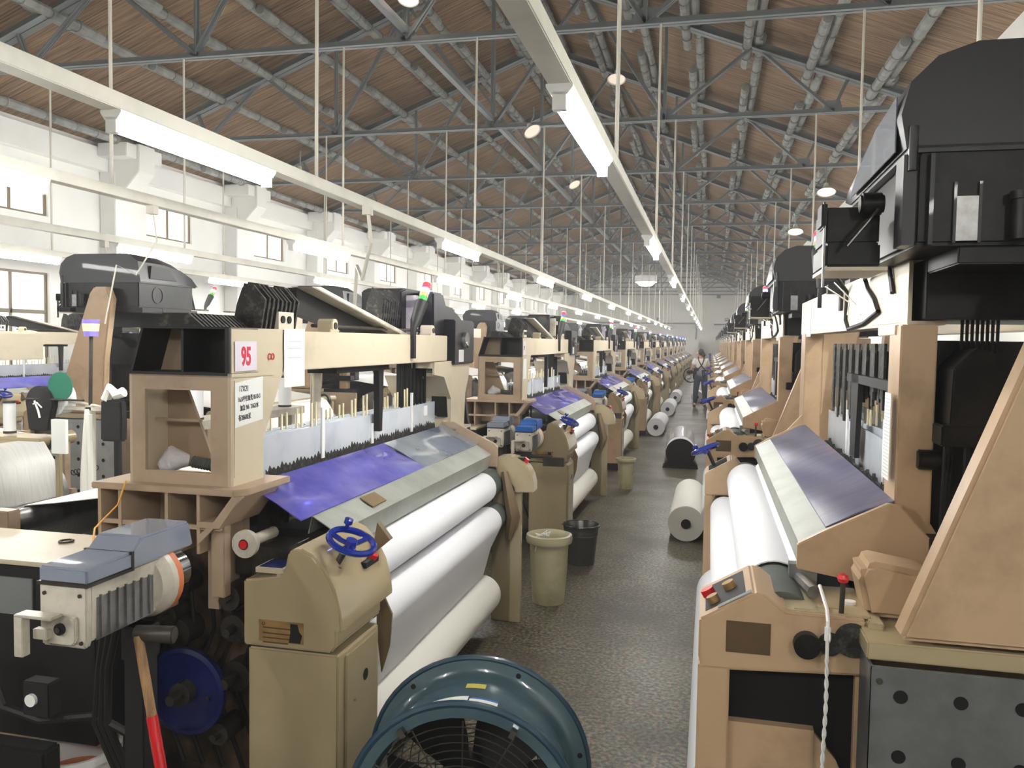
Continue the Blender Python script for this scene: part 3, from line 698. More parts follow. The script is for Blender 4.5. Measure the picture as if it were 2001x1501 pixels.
# ================================================================ loom of the right row (faces -X)
# local frame: x = 0 front (aisle side), positive to the back; y = 0 near end .. 2.9; z up
def loom_right():
    t = empty('weaving_loom', (0,0,0), None, None)
    # near control side ------------------------------------------------------
    prof = [(-.01,.86),(-.01,.965),(.135,1.05),(.165,1.045),(.215,1.005),(.42,1.0),(.42,.85),(.0,.825)]
    c = MB().prism(prof, 'y', 0, .3).obj('control_box', 'tanr', t, bev=.006)
    # sunk switch panel on the slope
    def onslope(u, lift): 
        x = -.01+.145*u; z = .965+.085*u; return (x-.5*lift, z+.86*lift)
    a = onslope(.12,.002); b = onslope(.85,.002); a2 = onslope(.12,-.004); b2 = onslope(.85,-.004)
    pn = MB().prism([a,b,b2,a2], 'y', .04, .26).obj('switch_panel', 'blackm', c)
    def btn(u, y, r, m, name, lab=None):
        p = onslope(u,.002); q = onslope(u,.022); MB().cyl((p[0],y,p[1]),(q[0],y,q[1]),r,16).obj(name, m, c, label=lab)
    btn(.2,.17,.02,'red','stop_button','red stop button'); btn(.3,.08,.017,'brass','button'); btn(.6,.14,.018,'brass','button')
    a = onslope(.35,.003); b = onslope(.95,.003); a2 = onslope(.35,.001); b2 = onslope(.95,.001)
    MB().prism([a,b,b2,a2], 'y', .012, .035).obj('legend_strip', 'grey', c)
    MB().box(.063,.179,-.003,.0,.882,.968).obj('warning_plate', 'plateb', c, label='dark brown engraved plate')
    MB().box(.21,.43,.02,.28,.998,1.006).box(.24,.3,.03,.032,1.006,1.008).box(.3,.37,.06,.063,1.006,1.008).obj('tray_plate', 'olive', c)
    MB().cyl((.395,.12,1.006),(.395,.12,1.014),.016,14).obj('grommet', 'white', c)
    lv = MB().cyl((.36,.03,1.0),(.362,.03,1.09),.007,10).obj('lever', 'dsteel', c); MB().lathe([(.0,-.014),(.012,-.01),(.016,0),(.012,.01),(0,.014)], (.362,.03,1.1), (0,0,1), 14).obj('lever_ball', 'red', lv)
    MB().cyl((.27,-.03,.925),(.27,0,.925),.034,20).obj('knob', 'black', c); MB().cyl((.33,-.012,.93),(.33,0,.93),.03,18).cyl((.385,-.01,.945),(.385,0,.945),.045,20).objs('gear', 'lint', c)
    MB().box(-.01,.075,.0,.05,0,.84).box(.4,.43,.02,.08,0,.85).objs('leg', 'tanr', t, bev=.004)
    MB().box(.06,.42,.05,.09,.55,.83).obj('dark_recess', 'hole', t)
    MB().box(.06,.3,.02,.05,.0,.68).prism([(.29,.0),(.29,.68),(.36,.6),(.42,.45),(.44,0)], 'y', .03, .06).obj('lower_panel', 'tanr', t)
    MB().box(.42,.46,-.02,.4,.84,1.0).box(.4,.95,-.12,.3,.94,.985).obj('side_rail', 'olive', t, bev=.004)
    # perforated steel guard
    p = MB().box(.405,1.15,-.15,-.14,.25,.935).box(.405,.412,-.15,0,.25,.935).obj('perforated_guard', 'perf', t, bev=.002)
    m = MB()
    for i in range(6):
        for j in range(5): m.cyl((.475+.134*i,-.152,.865-.15*j),(.475+.134*i,-.1495,.865-.15*j),.0165,16)
    m.objs('guard_hole', 'hole', p); MB().cyl((.425,-.155,.9),(.425,-.15,.9),.008,10).obj('screw', 'chrome', p)
    # leaning dobby arm
    MB().prism([(.47,1.0),(.87,2.1),(.92,2.16),(1.05,2.16),(1.1,2.05),(1.02,1.5),(1.0,1.0)], 'y', -.14, -.05).obj('dobby_arm', 'tanr', t, bev=.012)
    # cloth cover ----------------------------------------------------------------
    MB().sheet([(.275,1.06),(.275,1.125),(.36,1.17),(.37,1.11)], 'y', .31, 2.75, -.004).obj('cloth_cover', 'galv', t)
    N = 22; K = 5; vs = []; fs = []
    for i in range(N+1):
        for j in range(K+1):
            a = i/N; b = j/K; vs.append((.355+.19*b, .34+2.4*a, 1.172+.09*b+.008*math.sin(a*11+b*3)*math.sin(b*PI)))
    n0 = len(vs); vs += [(x,y,z-.005) for x,y,z in vs]
    for i in range(N):
        for j in range(K):
            q = i*(K+1)+j; fs += [(q,q+K+1,q+K+2,q+1),(n0+q,n0+q+1,n0+q+K+2,n0+q+K+1)]
    for i in range(N):
        q = i*(K+1); fs += [(q,n0+q,n0+q+K+1,q+K+1)]; q += K; fs += [(q,q+K+1,n0+q+K+1,n0+q)]
    for j in range(K): fs += [(j,j+1,n0+j+1,n0+j)]; q = N*(K+1)+j; fs += [(q,n0+q,n0+q+1,q+1)]
    MB().add(vs, fs).obj('cover_film', 'filmr', t)
    MB().prism([(.27,1.05),(.27,1.125),(.355,1.175),(.52,1.262),(.555,1.255),(.6,1.2),(.68,1.12),(.68,.98),(.4,1.03)], 'y', .285, .31).obj('end_plate', 'tanr', t, bev=.003)
    MB().prism([(.27,1.05),(.27,1.125),(.355,1.175),(.52,1.262),(.555,1.255),(.6,1.2),(.4,1.03)], 'y', 2.75, 2.77).obj('end_plate', 'tanr', t, bev=.003)
    MB().prism([(.43,.99),(.405,1.1),(.42,1.13),(.45,1.14),(.58,1.12),(.61,1.1),(.6,.99)], 'y', .06, .22).obj('gear_hood', 'tanr', t, bev=.015)
    # rollers & cloth ---------------------------------------------------------------
    MB().cyl((.22,.12,.93),(.22,2.75,.93),.095,28).obj('breast_roller', 'rubber', t)
    MB().cyl((.105,.2,.76),(.105,2.75,.76),.07,24).obj('press_roller', 'rubber', t)
    def wrap(cx, cz, r, a0, a1, n=14): return [(cx+r*math.cos(a0+(a1-a0)*i/n), cz+r*math.sin(a0+(a1-a0)*i/n)) for i in range(n+1)]
    l1 = [(.3,1.06)]+wrap(.22,.93,.102,R(60),R(215))+[(.16,.84)]
    MB().sheet(l1, 'y', .42, 2.6, -.004).obj('woven_cloth', 'cloth', t)
    l2 = [(.16,.83)]+wrap(.105,.76,.076,R(60),R(200))+[(.05,.6),(.1,.4)]
    MB().sheet(l2, 'y', .42, 2.6, -.004).obj('woven_cloth', 'cloth', t)
    cr = MB().cyl((.11,.35,.28),(.11,2.6,.28),.15,32).obj('cloth_roll', 'cloth', t, bev=.006); MB().cyl((.11,.2,.28),(.11,2.75,.28),.045,14).obj('roll_core', 'dsteel', cr)
    MB().tube([(.3,.12,1.03),(.28,.3,1.02),(.3,.5,1.03)], .018, 8).box(.25,.33,.3,.34,.96,1.06).obj('selvage_cutter', 'steel', t)
    # far front box with hand wheel ---------------------------------------------------------
    e = MB().prism([(-.01,.84),(-.01,.965),(.135,1.05),(.165,1.045),(.2,1.0),(.32,.99),(.32,.84)], 'y', 2.62, 2.88).box(-.01,.04,2.62,2.7,0,.84).box(.05,.4,2.75,2.85,0,.84).obj('end_box', 'tanr', t, bev=.006)
    a = onslope(.15,.002); b = onslope(.85,.002); a2 = onslope(.15,-.004); b2 = onslope(.85,-.004)
    MB().prism([a,b,b2,a2], 'y', 2.66, 2.84).obj('slot', 'hole', e)
    MB().cyl((.05,2.74,.98),(-.0,2.72,1.09),.011,10).obj('wheel_shaft', 'dsteel', t)
    torus_wheel(t, (-.01,2.7,1.1), (-.4,.2,.89), .08)
    # lower body ---------------------------------------------------------------------------------
    MB().box(.3,.46,.1,2.8,.05,1.0).box(.45,1.4,.1,2.8,.2,.98).obj('machine_body', 'blackm', t)
    MB().box(.42,1.5,.0,.05,.0,.94).box(.42,1.5,2.8,2.85,.0,1.0).objs('side_frame', 'tan', t, bev=.004)
    # posts and channel beam -------------------------------------------------------------------------
    MB().box(.545,.645,.34,.5,1.18,1.785).prism([(.545,1.2),(.645,1.2),(.72,1.08),(.68,1.0),(.52,1.0)], 'y', .34, .42).obj('post', 'tanr', t, bev=.004)
    MB().box(.56,.66,3.0,3.22,1.05,1.79).prism([(.66,1.79),(.71,1.79),(.67,1.3),(.66,1.3)], 'y', 3.0, 3.1).prism([(.3,1.0),(.56,1.3),(.56,1.0)], 'y', 3.0, 3.04).obj('post', 'tanr', t, bev=.004)
    MB().box(.54,.56,.4,.66,1.755,1.785).obj('cap_plate', 'cream', t, bev=.002)
    m = MB().box(.565,.577,.36,3.3,1.79,1.98).box(.565,.67,.36,3.3,1.785,1.797).box(.565,.67,.36,3.3,1.974,1.986)
    m.obj('channel_beam', 'cream', t, bev=.002)
    MB().box(1.2,1.212,.36,3.3,1.79,1.98).box(1.1,1.212,.36,3.3,1.785,1.797).box(1.1,1.212,.36,3.3,1.974,1.986).obj('channel_beam', 'cream', t, bev=.002)
    MB().box(.6,1.32,.3,.85,1.8,1.975).box(.6,1.32,.0,.3,1.93,1.975).obj('dobby_dark_fill', 'black', t, bev=.004)  # plain black mass added to fill the dark space behind the channel beam
    MB().box(1.1,1.22,.3,.42,.9,1.78).prism([(2.95,1.8),(3.04,1.8),(3.3,1.2),(3.3,.9),(3.2,.9),(3.2,1.2)], 'x', 1.0, 1.06).objs('rear_post', 'tanr', t, bev=.004)
    # dobby head (near end) ----------------------------------------------------------------------------
    low = [(.49,1.975),(.49,2.2),(.5,2.215),(1.3,2.215),(1.3,1.975)]
    d = MB().prism(low, 'y', -.02, .8).obj('dobby_head', 'black', t, bev=.01)
    top = [(.465,2.215),(.45,2.3),(.47,2.38),(.53,2.44),(.62,2.47),(1.2,2.47),(1.3,2.4),(1.33,2.215)]
    # upper cover: front slice grey, sides tapering to the far end
    m = MB(); n = len(top); secs = [(-.03,1.),(.03,1.),(.35,.97),(.6,.8),(.78,.45),(.84,.1)]
    vs = [(x,y,2.215+(z-2.215)*s) for y, s in secs for x, z in top]
    fs = [tuple(range(n)), tuple(range(len(vs)-1, len(vs)-n-1, -1))]
    for k in range(len(secs)-1): fs += [(k*n+i, k*n+(i+1)%n, (k+1)*n+(i+1)%n, (k+1)*n+i) for i in range(n)]
    cv = m.add(vs, fs).obj('dobby_cover', 'dobby', d)
    MB().prism([(.03,2.22),(.03,2.36),(.3,2.345),(.52,2.3),(.72,2.235),(.72,2.22)], 'x', .4485, .452).obj('side_window', 'dobbyg', cv)
    MB().box(.47,1.32,-.03,.82,2.205,2.222).obj('seam', 'dobby', cv)
    MB().prism([(.1,2.25),(.12,2.37),(.38,2.36),(.5,2.25)], 'x', 1.31, 1.335).obj('vent', 'blackm', cv); MB().ring((1.3,.25,2.1),(1,0,0),.07,.08,.006,24).obj('cover_ring', 'black', cv)
    MB().box(.585,.635,-.028,-.02,1.985,2.095).obj('label_plate', 'steel', d, label='scratched silver label plate')
    MB().box(.578,.585,-.03,-.02,1.98,2.13).box(.635,.642,-.03,-.02,1.98,2.13).box(.52,.53,-.04,-.02,1.975,2.2).box(.46,.49,-.03,.06,1.975,2.2).cyl((.48,-.03,2.16),(.48,-.03,2.27),.012,10).obj('rib', 'dobby', d)
    MB().cyl((.725,-.05,1.985),(.725,-.05,2.08),.022,16).cyl((.725,-.05,2.08),(.725,-.05,2.1),.028,16).obj('filter_cup', 'black', d)
    mt = MB().box(.3,.44,.12,.4,1.935,2.0).box(.3,.44,.14,.36,2.0,2.1).cyl((.44,.1,2.1),(.38,.1,2.1),.03,12).box(.285,.3,.1,.2,2.04,2.11).obj('control_unit', 'black', t, bev=.006)
    MB().cyl((.42,.06,2.08),(.345,.06,1.985),.0055,8).obj('lever', 'chrome', mt); MB().box(.293,.298,.11,.13,1.88,2.1).obj('bracket', 'steel', mt)
    MB().box(.3,.46,.12,.4,1.925,1.935).obj('mounting_shelf', 'cream', mt)
    MB().tube([(.5,1.38,2.01),(.557,1.46,1.95),(.557,1.47,1.83),(.557,1.39,1.79),(.557,1.04,1.805),(.557,.76,1.84),(.557,.84,1.885),(.557,.97,1.93),(.55,1.0,1.97),(.5,.66,1.99)], .008, 7).tube([(.48,.62,1.99),(.556,.6,1.975),(.557,.54,1.89)], .009, 6).objs('cable', 'blackm', t)
    MB().tube([(.45,1.3,1.96),(.556,1.38,1.9),(.557,1.42,1.85)], .003, 5).tube([(.47,1.2,1.97),(.557,1.2,1.88),(.557,1.1,1.84)], .0025, 5).objs('wire', 'white', t)
    MB().box(.5,.562,1.6,1.66,1.95,1.99).box(.552,.562,1.6,1.65,1.875,1.99).obj('clamp', 'blackm', t)
    light_tower(t, (.53,2.16,2.01))
    MB().box(.62,.72,1.8,1.95,1.986,2.03).box(.62,.72,2.4,2.5,1.986,2.03).objs('bearing_block', 'dsteel', t)
    m = MB()
    for k in range(9): m.prism([(.72,1.99),(.74,2.15),(.78,2.19),(.95,2.19),(1.0,1.99)], 'y', 1.0+.035*k, 1.012+.035*k)
    m.obj('lever_pack', 'lint', t)
    # harness curtain near side
    m = MB()
    for k in range(30): m.cyl((.66+.018*k,.3+.03*(k%3),1.17),(.665+.018*k,.3+.03*(k%3),1.45),.004,5)
    m.objs('harness_cord', 'black', t)
    MB().box(.65,1.3,.42,.56,1.1,1.74).box(.64,1.3,.24,.42,1.44,1.5).box(.63,1.3,.26,.4,1.1,1.17).prism([(.66,1.5),(.665,1.66),(.72,1.72),(.78,1.7),(.9,1.68),(1.0,1.6),(1.3,1.6),(1.3,1.5)], 'y', .24, .42).cyl((.6,.33,1.39),(.66,.33,1.39),.03,14).obj('dobby_linkage', 'black', t, bev=.004)
    m = MB()
    for k in range(8): m.box(.71+.0135*k,.718+.0135*k,.36,.366,1.69,1.8)
    m.objs('steel_strip', 'black', t)
    m = MB()
    for k in range(30): m.box(.63+.004*(k%4),.64+.004*(k%4),1.02+.045*k,1.055+.045*k,1.36+(.12 if k < 12 else 0)+.02*((k*7)%5),1.73)
    m.objs('heald_hanger', 'lint', t)
    MB().box(.66,.8,1.0,2.45,1.5,1.7).obj('hanger_block', 'black', t); MB().box(.6,.62,.5,1.66,1.565,1.6).obj('cross_arm', 'blackm', t)
    MB().prism([(1.36,1.6),(1.54,1.6),(1.52,1.25),(1.4,1.25)], 'x', .6, .62).obj('centre_post', 'blackm', t)
    for k in range(4):
        x = .64+.028*k
        fr = MB().box(x,x+.006,.55,2.5,1.2,1.37+.02*k).obj('heald_frame', 'heald', t)
        m = MB()
        for y in (.7,.74,.78,1.3,1.36,1.42,1.9,1.96,2.2): m.box(x,x+.006,y+.03*k,y+.03*k+.014,1.395,1.46+.02*(k%3))
        m.objs('slat', 'comb', fr)
    MB().box(.632,.64,.97,1.0,1.18,1.45).box(.632,.64,1.82,1.85,1.18,1.42).objs('divider_bar', 'white', t)
    m = MB(); rnd = random.Random(9); hs = []
    for k in range(60): hs.append((.5+.034*k, 1.2+.03*rnd.random()*abs(math.sin(k*.6)))); hs.append((.516+.034*k, 1.198))
    m.prism([(.5,1.16)]+hs+[(2.56,1.16)], 'x', .628, .75)
    m.obj('heald_fringe', 'lint', t, label='black linty heald tips')
    # warp side
    MB().sheet([(.75,1.17),(1.55,1.06),(1.85,1.02),(1.95,.97),(2.03,.85),(2.06,.6)], 'y', .4, 2.5, .003).obj('warp_sheet', 'warp', t)
    MB().cyl((1.86,.25,.97),(1.86,2.85,.97),.05,18).obj('back_roller', 'olive', t)
    MB().ring((1.86,2.6,.97),(0,1,0),.05,.075,.05,18).obj('collar', 'dsteel', t)
    wbm = MB().cyl((1.72,.4,.56),(1.72,2.45,.56),.33,36).obj('warp_beam', 'warp', t); MB().cyl((1.72,.3,.56),(1.72,.34,.56),.4,36).cyl((1.72,2.5,.56),(1.72,2.54,.56),.4,36).cyl((1.72,.1,.56),(1.72,2.8,.56),.06,12).obj('beam_flange', 'steel', wbm)
    MB().box(1.5,1.95,2.75,2.8,0,.6).box(1.82,1.9,2.74,2.8,.5,.95).box(1.5,1.95,.14,.2,0,.6).box(1.82,1.9,.14,.2,.5,.95).objs('rear_frame', 'tan', t, 2, bev=.004)
    sp = [(1.9+.0*i,2.3+.45*0,0) for i in range(1)]
    MB().tube([(1.87+.02*math.cos(i*.9),2.84+.006*0+.0045*i,.7+.02*math.sin(i*.9)) for i in range(60)], .0035, 5).obj('spring', 'blackm', t)
    return t
# ================================================================ placing the looms
def merged(src, name):
    # one mesh from a loom and all its parts, for the looms too far away to show parts
    bm = bmesh.new(); mats = []
    def walk(o, mw):
        for c in o.children:
            m2 = mw @ c.matrix_local
            if c.type == 'MESH' and c.name.split('.')[0] not in ('gear','hose','bolt','screw','lens','hole','knob','meter','lid_ring'):
                me = c.data.copy(); me.transform(m2)
                if me.materials[0] not in mats: mats.append(me.materials[0])
                k = mats.index(me.materials[0])
                for p in me.polygons: p.material_index = k
                bm.from_mesh(me); bpy.data.meshes.remove(me)
            elif c.type == 'MESH' and c.name.split('.')[0] == 'lens' and c.data.materials[0] in (M['lblue'],):
                me = c.data.copy(); me.transform(m2)
                if me.materials[0] not in mats: mats.append(me.materials[0])
                for p in me.polygons: p.material_index = mats.index(me.materials[0])
                bm.from_mesh(me); bpy.data.meshes.remove(me)
            walk(c, m2)
    walk(src, Matrix.Identity(4))
    me = bpy.data.meshes.new(name); bm.to_mesh(me); bm.free()
    for m in mats: me.materials.append(m)
    me.shade_smooth(); me.set_sharp_from_angle(angle=R(38))
    return me
P0 = 4.35
LL = loom_left(); LR = loom_right()
meL = merged(LL, 'far_loom'); meR = merged(LR, 'far_loom')
placed = {}
def row(proto, me, x, y0, ks, nfull, key, labs, cat='loom', group=''):
    for k in ks:
        if k <= nfull:
            if proto.get('used') is None: o = proto; proto['used'] = 1
            else: o = copy_tree(proto)
        else:
            o = bpy.data.objects.new('weaving_loom', me); COL.objects.link(o)
        o.location = (x, y0+P0*k, 0); placed[(key,k)] = o
        tag(o, labs(k), 'loom', group)
def labL(k):
    if k == 0: return 'nearest loom left of the aisle, cream beam marked 95, blue film over its cloth'
    if k == 1: return 'cream loom behind the steel bucket, second in the row left of the aisle'
    return 'cream weaving loom left of the aisle, %s from the front' % ORD[k]
def labR(k):
    if k == 0: return 'nearest loom right of the aisle with a huge black dobby head and leaning tan arm'
    if k == 1: return 'tan loom beside the white cloth roll on the floor, second right of the aisle'
    return 'tan weaving loom right of the aisle, %s from the front' % ORD[k]
def lab2(k):
    if k == 0: return 'loom at the left edge with a silver warp sheet over its back roller'
    if k == 1: return 'loom beyond the green disc, dark grey dobby cover above a leaning cream arm'
    return 'cream loom in the second left row, %s from the front' % ORD[k]
def lab3(k): return 'cream loom beside the window wall, %s from the front of its row' % ORD[k]
row(LL, meL, -1.13, 2.4, range(0,12), 5, 'L', labL, group='looms left of the aisle')
row(LR, meR, 0.0, 2.3, range(0,12), 5, 'R', labR, group='looms right of the aisle')
row(LR, meR, -6.42, 2.3, range(0,10), 2, '2', lab2, group='looms in the second left row')
row(LL, meL, -7.55, 3.1, range(0,5), 1, '3', lab3, group='looms by the window wall')
for c in list(placed[('2',0)].children):
    n = c.name.split('.')[0]
    if n in ('lever_pack','light_tower','bearing_block','clamp','cable','wire','cable','control_unit','mounting_shelf','dobby_head','dobby_dark_fill','dobby_arm','post','rear_post'):
        for g in list(c.children):
            for g2 in list(g.children): bpy.data.objects.remove(g2)
            bpy.data.objects.remove(g)
        bpy.data.objects.remove(c)
    elif n == 'channel_beam': c.location.z = -.27
for (key, k), o in placed.items():
    if key == '2':
        for c in o.children:
            if c.name.split('.')[0] == 'perforated_guard': c.data = c.data.copy(); c.data.materials[0] = M['perfl']
# variation : lamps lit or not, film colours
def child(o, n):
    return [c for c in o.children if c.name.split('.')[0] == n]
for (key, k), o in placed.items():
    if key == 'L' and k in (1,):
        for tw in child(o, 'light_tower'):
            for c in child(tw, 'lens'):
                if c.data.materials[0] == M['lblue']: c.data = c.data.copy(); c.data.materials[0] = M['lblue0']; c['label'] = 'unlit blue lens'
    if k in (1,2) and key == 'L':
        for c in child(o, 'grey_film'): c.data = c.data.copy(); c.data.materials[0] = M['film']
    if key == 'L' and k in (2,3,4):
        for c in child(o,'control_hood')+child(o,'control_cabinet'):
            c.data = c.data.copy(); c.data.materials[0] = M['tanr']
# ================================================================ papers & numbers on the near left loom
L0 = placed[('L',0)].location
def wp(lx, ly, z): return Vector((L0.x+lx, L0.y+ly, z))
XP = -.3975
def paper(name, y0, y1, z0, z1, m, lab, skew=0.):
    o = empty(name, wp(XP, (y0+y1)/2, (z0+z1)/2), lab, 'paper')
    w = (y1-y0)/2; h = (z1-z0)/2
    MB().add([(0,-w,-h-skew),(0,w,-h+skew),(0,w,h+skew),(0,-w,h-skew),(.001,-w,-h-skew),(.001,w,-h+skew),(.001,w,h+skew),(.001,-w,h-skew)], [(0,3,2,1),(4,5,6,7),(0,1,5,4),(1,2,6,5),(2,3,7,6),(3,0,4,7)]).obj('sheet', m, o)
    return o
sgn = paper('number_sign', .05, .185, 1.605, 1.705, 'pink', 'pale pink paper sign with red number 95 on the loom beam end')
text_obj('number', '95', .085, 'rink', sgn, face_px(Vector((.0015,.0,-.003))), offset=.0028, sx=.72)
nt_ = paper('handwritten_note', .05, .225, 1.425, 1.575, 'paper', 'white sheet with black handwriting taped below the 95 sign', .008)
text_obj('handwriting', '17X21', .028, 'ink', nt_, face_px(Vector((.0015,-.035,.045))), sx=.8)
for s, y, z, sz in (('16.0平纹加光 8510-3', 0,.012,.022), ('加急 9/6  2162/水', 0,-.018,.022), ('有28600米', -.03,-.052,.024)):
    text_obj('handwriting', s, sz, 'ink', nt_, face_px(Vector((.0015,y,z)), .05), sx=.72)
n2 = paper('paper_sheet', .372, .53, 1.535, 1.752, 'paper', 'blank-looking white sheet with faint writing hanging on the loom crossbeam')
n2.location.x += .002
for z in (.06,.035,.0): MB().box(.0012,.0016,-.05,.05,z,z+.003).obj('faint_line', 'finkp', n2)
rk = tag(text_obj('painted_mark', 'co', .05, 'rpaint', None, face_px(wp(XP-.0005,.285,1.655)), offset=.0005), 'small red painted letters on the cream beam right of 95', 'painted mark')
rk.name = 'painted_mark'
p2 = paper('number_sign', .04, .13, 1.6, 1.72, 'pink', 'pink number paper on the beam end of the second left loom'); p2.location.y += P0; text_obj('number', '97', .05, 'rink', p2, face_px(Vector((.0015,.0,0))), sx=.7)
p3 = paper('paper_sheet', .05, .18, 1.4, 1.57, 'paper', 'white paper taped on the tower of the second left loom'); p3.location.y += P0
# instruction strip on the near right post, wrapped papers on the beam
st = empty('instruction_sheet', (.528, 2.7, 1.45), 'long white printed strip taped to the near right post', 'paper')
MB().box(-.002,0,-.05,.035,-.13,.13).obj('sheet', 'paper', st)
m = MB()
for k in range(22): m.box(-.0025,-.0022,-.045,.03,-.12+.011*k,-.1175+.011*k)
m.obj('print', 'finkp', st)
st = empty('paper_sheet', (.563, 5.2, 1.88), 'white papers taped to the far end of the right channel beam', 'paper')
MB().box(0,.0015,-.12,.1,-.11,.09).box(-.001,0,-.02,.0,-.11,.1).obj('sheet', 'paper', st)
# name plate writing on the near cabinet
for k, (s, sz) in enumerate((('@ 青岛纺织机械', .0125), ('型号 JW-8100', .008), ('编号 ★ 2006', .008))):
    pass
# ================================================================ weft feeders
feeder((-1.50,1.66,1.045), 'ivory weft feeder with clear blue-grey lid and orange ring, front left corner')
for k in range(1,5):
    feeder((-1.13-.28, 2.4+P0*k-.42, .93), 'grey weft feeder with a blue lid in front of the %s left loom' % ORD[k], back=True, bluetop=True)
    feeder((-1.13-.52, 2.4+P0*k-.38, .95), 'clear-lidded weft feeder farther from the aisle at the %s left loom' % ORD[k], back=True)
def stand(x, y, h, lab):
    tag(MB().box(x-.03,x+.03,y-.03,y+.03,0,h).box(x-.035,x+.035,y-.035,y+.035,h-.09,h).box(x-.15,x+.15,y-.15,y+.15,0,.015).obj('feeder_stand', 'blackm', bev=.003), lab, 'stand')
stand(-1.47, 1.90, .945, 'black square post carrying the ivory weft feeder at the front left')
for k in range(1,5): 
    y = 2.4+P0*k-.3
    o = tag(MB().tube([(-1.75,y,.80),(-1.2,y,.80)], .016, 8).box(-1.45,-1.37,y-.02,y+.02,.78,.86).box(-1.69,-1.6,y-.02,y+.02,.78,.88).box(-1.76,-1.7,y-.03,y+.03,0,.82).box(-1.27,-1.1,y-.03,y+.02,.73,.8).obj('feeder_rail', 'dsteel', bev=.003), 'dark pipe rail holding weft feeders in front of the %s left loom' % ORD[k], 'rail', 'feeder rails')
# orange cord
tag(MB().tube([(-1.885,2.37,1.235),(-1.86,2.3,1.17),(-1.78,2.1,1.14),(-1.62,1.9,1.13),(-1.545,1.85,1.12),(-1.51,1.85,1.05),(-1.49,1.85,.97)], .0028, 6).obj('cord', 'cordy'), 'thin orange cord hanging from the ledge over the feeder lid', 'cord')
# hammer leaning on the stand
hm = empty('hammer', (-1.40,1.80,.955), 'sledgehammer with wooden handle wrapped red at the lower end, leaning by the black post', 'hammer')
A = Vector((-.0,.0,.0)); B = Vector((.085,-.02,-.36))
MB().tube([A, A.lerp(B,.3), A.lerp(B,.6), B], [.012,.0125,.012,.012], 12).obj('handle', 'wood', hm)
MB().tube([A.lerp(B,.55), B, B+(B-A)*.5], .0145, 12).obj('grip_wrap', 'redwrap', hm)
MB().cyl((-.015,.01,.0),(.085,.03,.0),.022,16).obj('hammer_head', 'dsteel', hm, bev=.002)
# white bucket, dark bin, side plates, hoses at the lower left
b = empty('bucket', (-1.95,2.2,.16), 'dirty white plastic tub with reddish rim inside, bottom left corner', 'bucket')
MB().lathe([(0,0),(.11,0),(.135,.22),(.142,.22),(.142,.245),(.13,.245),(.105,.01),(0,.01)], (0,0,0), (0,0,1), 28).obj('tub', 'white', b); MB().lathe([(.0,.15),(.115,.15)], (0,0,0), (0,0,1), 24).obj('rusty_water', 'orange', b)
tag(MB().box(-2.25,-1.65,2.02,2.38,0,.16).obj('machine_plinth', 'tan', bev=.004), 'brown painted block under the white tub', 'plinth')
tag(MB().box(-2.25,-2.13,1.9,2.02,0,.78).box(-2.25,-2.13,1.88,1.9,.0,.8).obj('support_leg', 'tan', bev=.004), 'brown upright leg at the left edge of the picture', 'leg')
tag(MB().box(-2.1,-1.86,1.98,2.05,0,.5).obj('waste_box', 'hole', bev=.01), 'black box on the floor between the brown leg and the tub', 'box')
m = MB()
for k in range(3): m.tube([(-1.62+.02*k,1.95,.93),(-1.66+.015*k,1.97,.78),(-1.7+.02*k,2.0,.6),(-1.62+.02*k,2.02,.4),(-1.5+.03*k,2.02,.2),(-1.45+.03*k,2.03,.02)], .011, 8)
m.tube([(-2.1,2.0,.8),(-2.0,1.98,.62),(-1.86,1.97,.6),(-1.7,2.0,.62),(-1.55,2.02,.55)], .013, 8)
tag(m.obj('hose_bundle', 'blackm'), 'black hoses and cables hanging below the weft feeder', 'hose')
j = empty('junction_box', (-1.84,1.95,.68), 'black junction box with a pale round cap among the hoses', 'junction box')
MB().box(-.045,.045,-.02,.03,-.05,.05).obj('case', 'blackm', j, bev=.004); MB().cyl((-.01,-.03,0),(-.01,-.02,0),.018,16).obj('cap', 'white', j)
# ================================================================ yarn stand between the rows
ys_ = empty('yarn_stand', (-3.6,4.2,0), 'slim yarn stand with a purple and cream cup on top behind the 95 loom', 'stand')
MB().cyl((.02,0,1.3),(.03,0,1.72),.011,10).obj('rod', 'dsteel', ys_)
c = MB().lathe([(0,0),(.04,0),(.048,.1),(.044,.1),(.036,.01),(0,.01)], (.03,0,1.71), (0,0,1), 22).obj('cup', 'purple', ys_)
MB().lathe([(.0425,.03),(.047,.075),(.0475,.075),(.0435,.03)], (.03,0,1.71), (0,0,1), 22).obj('band', 'comb', c)
MB().tube([(-.35,0,1.35),(.12,0,1.29)], .009, 8).box(-.18,.12,-.02,.02,1.27,1.29).box(.0,.04,-.02,.02,0,1.3).box(-.14,.18,-.15,.15,0,.02).obj('frame', 'ivory', ys_)
o = tag(MB().lathe([(0,0),(.085,0),(.085,.006),(0,.006)], (-3.76,4.17,1.41), (0,-1,0), 32).obj('green_disc', 'green'), 'flat dark green disc beside the leaning cream arm', 'disc')
o = empty('wrapped_bobbin', (-3.9,4.2,1.28), 'bobbin wrapped in black cloth tied with white string', 'bobbin')
MB().lathe([(0,-.02),(.07,-.02),(.1,0),(.1,.05),(.0,.06)], (0,0,.03), (0,-1,0), 26).prism([(-.1,.03),(.1,.03),(.06,-.14),(-.08,-.14)], 'y', -.05, .0).obj('black_cloth', 'blackm', o, bev=.008)
MB().lathe([(0,0),(.1,0),(.09,.08),(0,.1)], (.07,.0,.05), (.3,1,0), 20).obj('yarn', 'cloth', o); MB().tube([(-.02,-.06,.04),(.01,-.065,-.02),(.02,-.065,-.06)], .006, 6).tube([(-.03,-.06,.02),(.0,-.066,.03),(.03,-.06,.0)], .005, 6).obj('string', 'white', o)
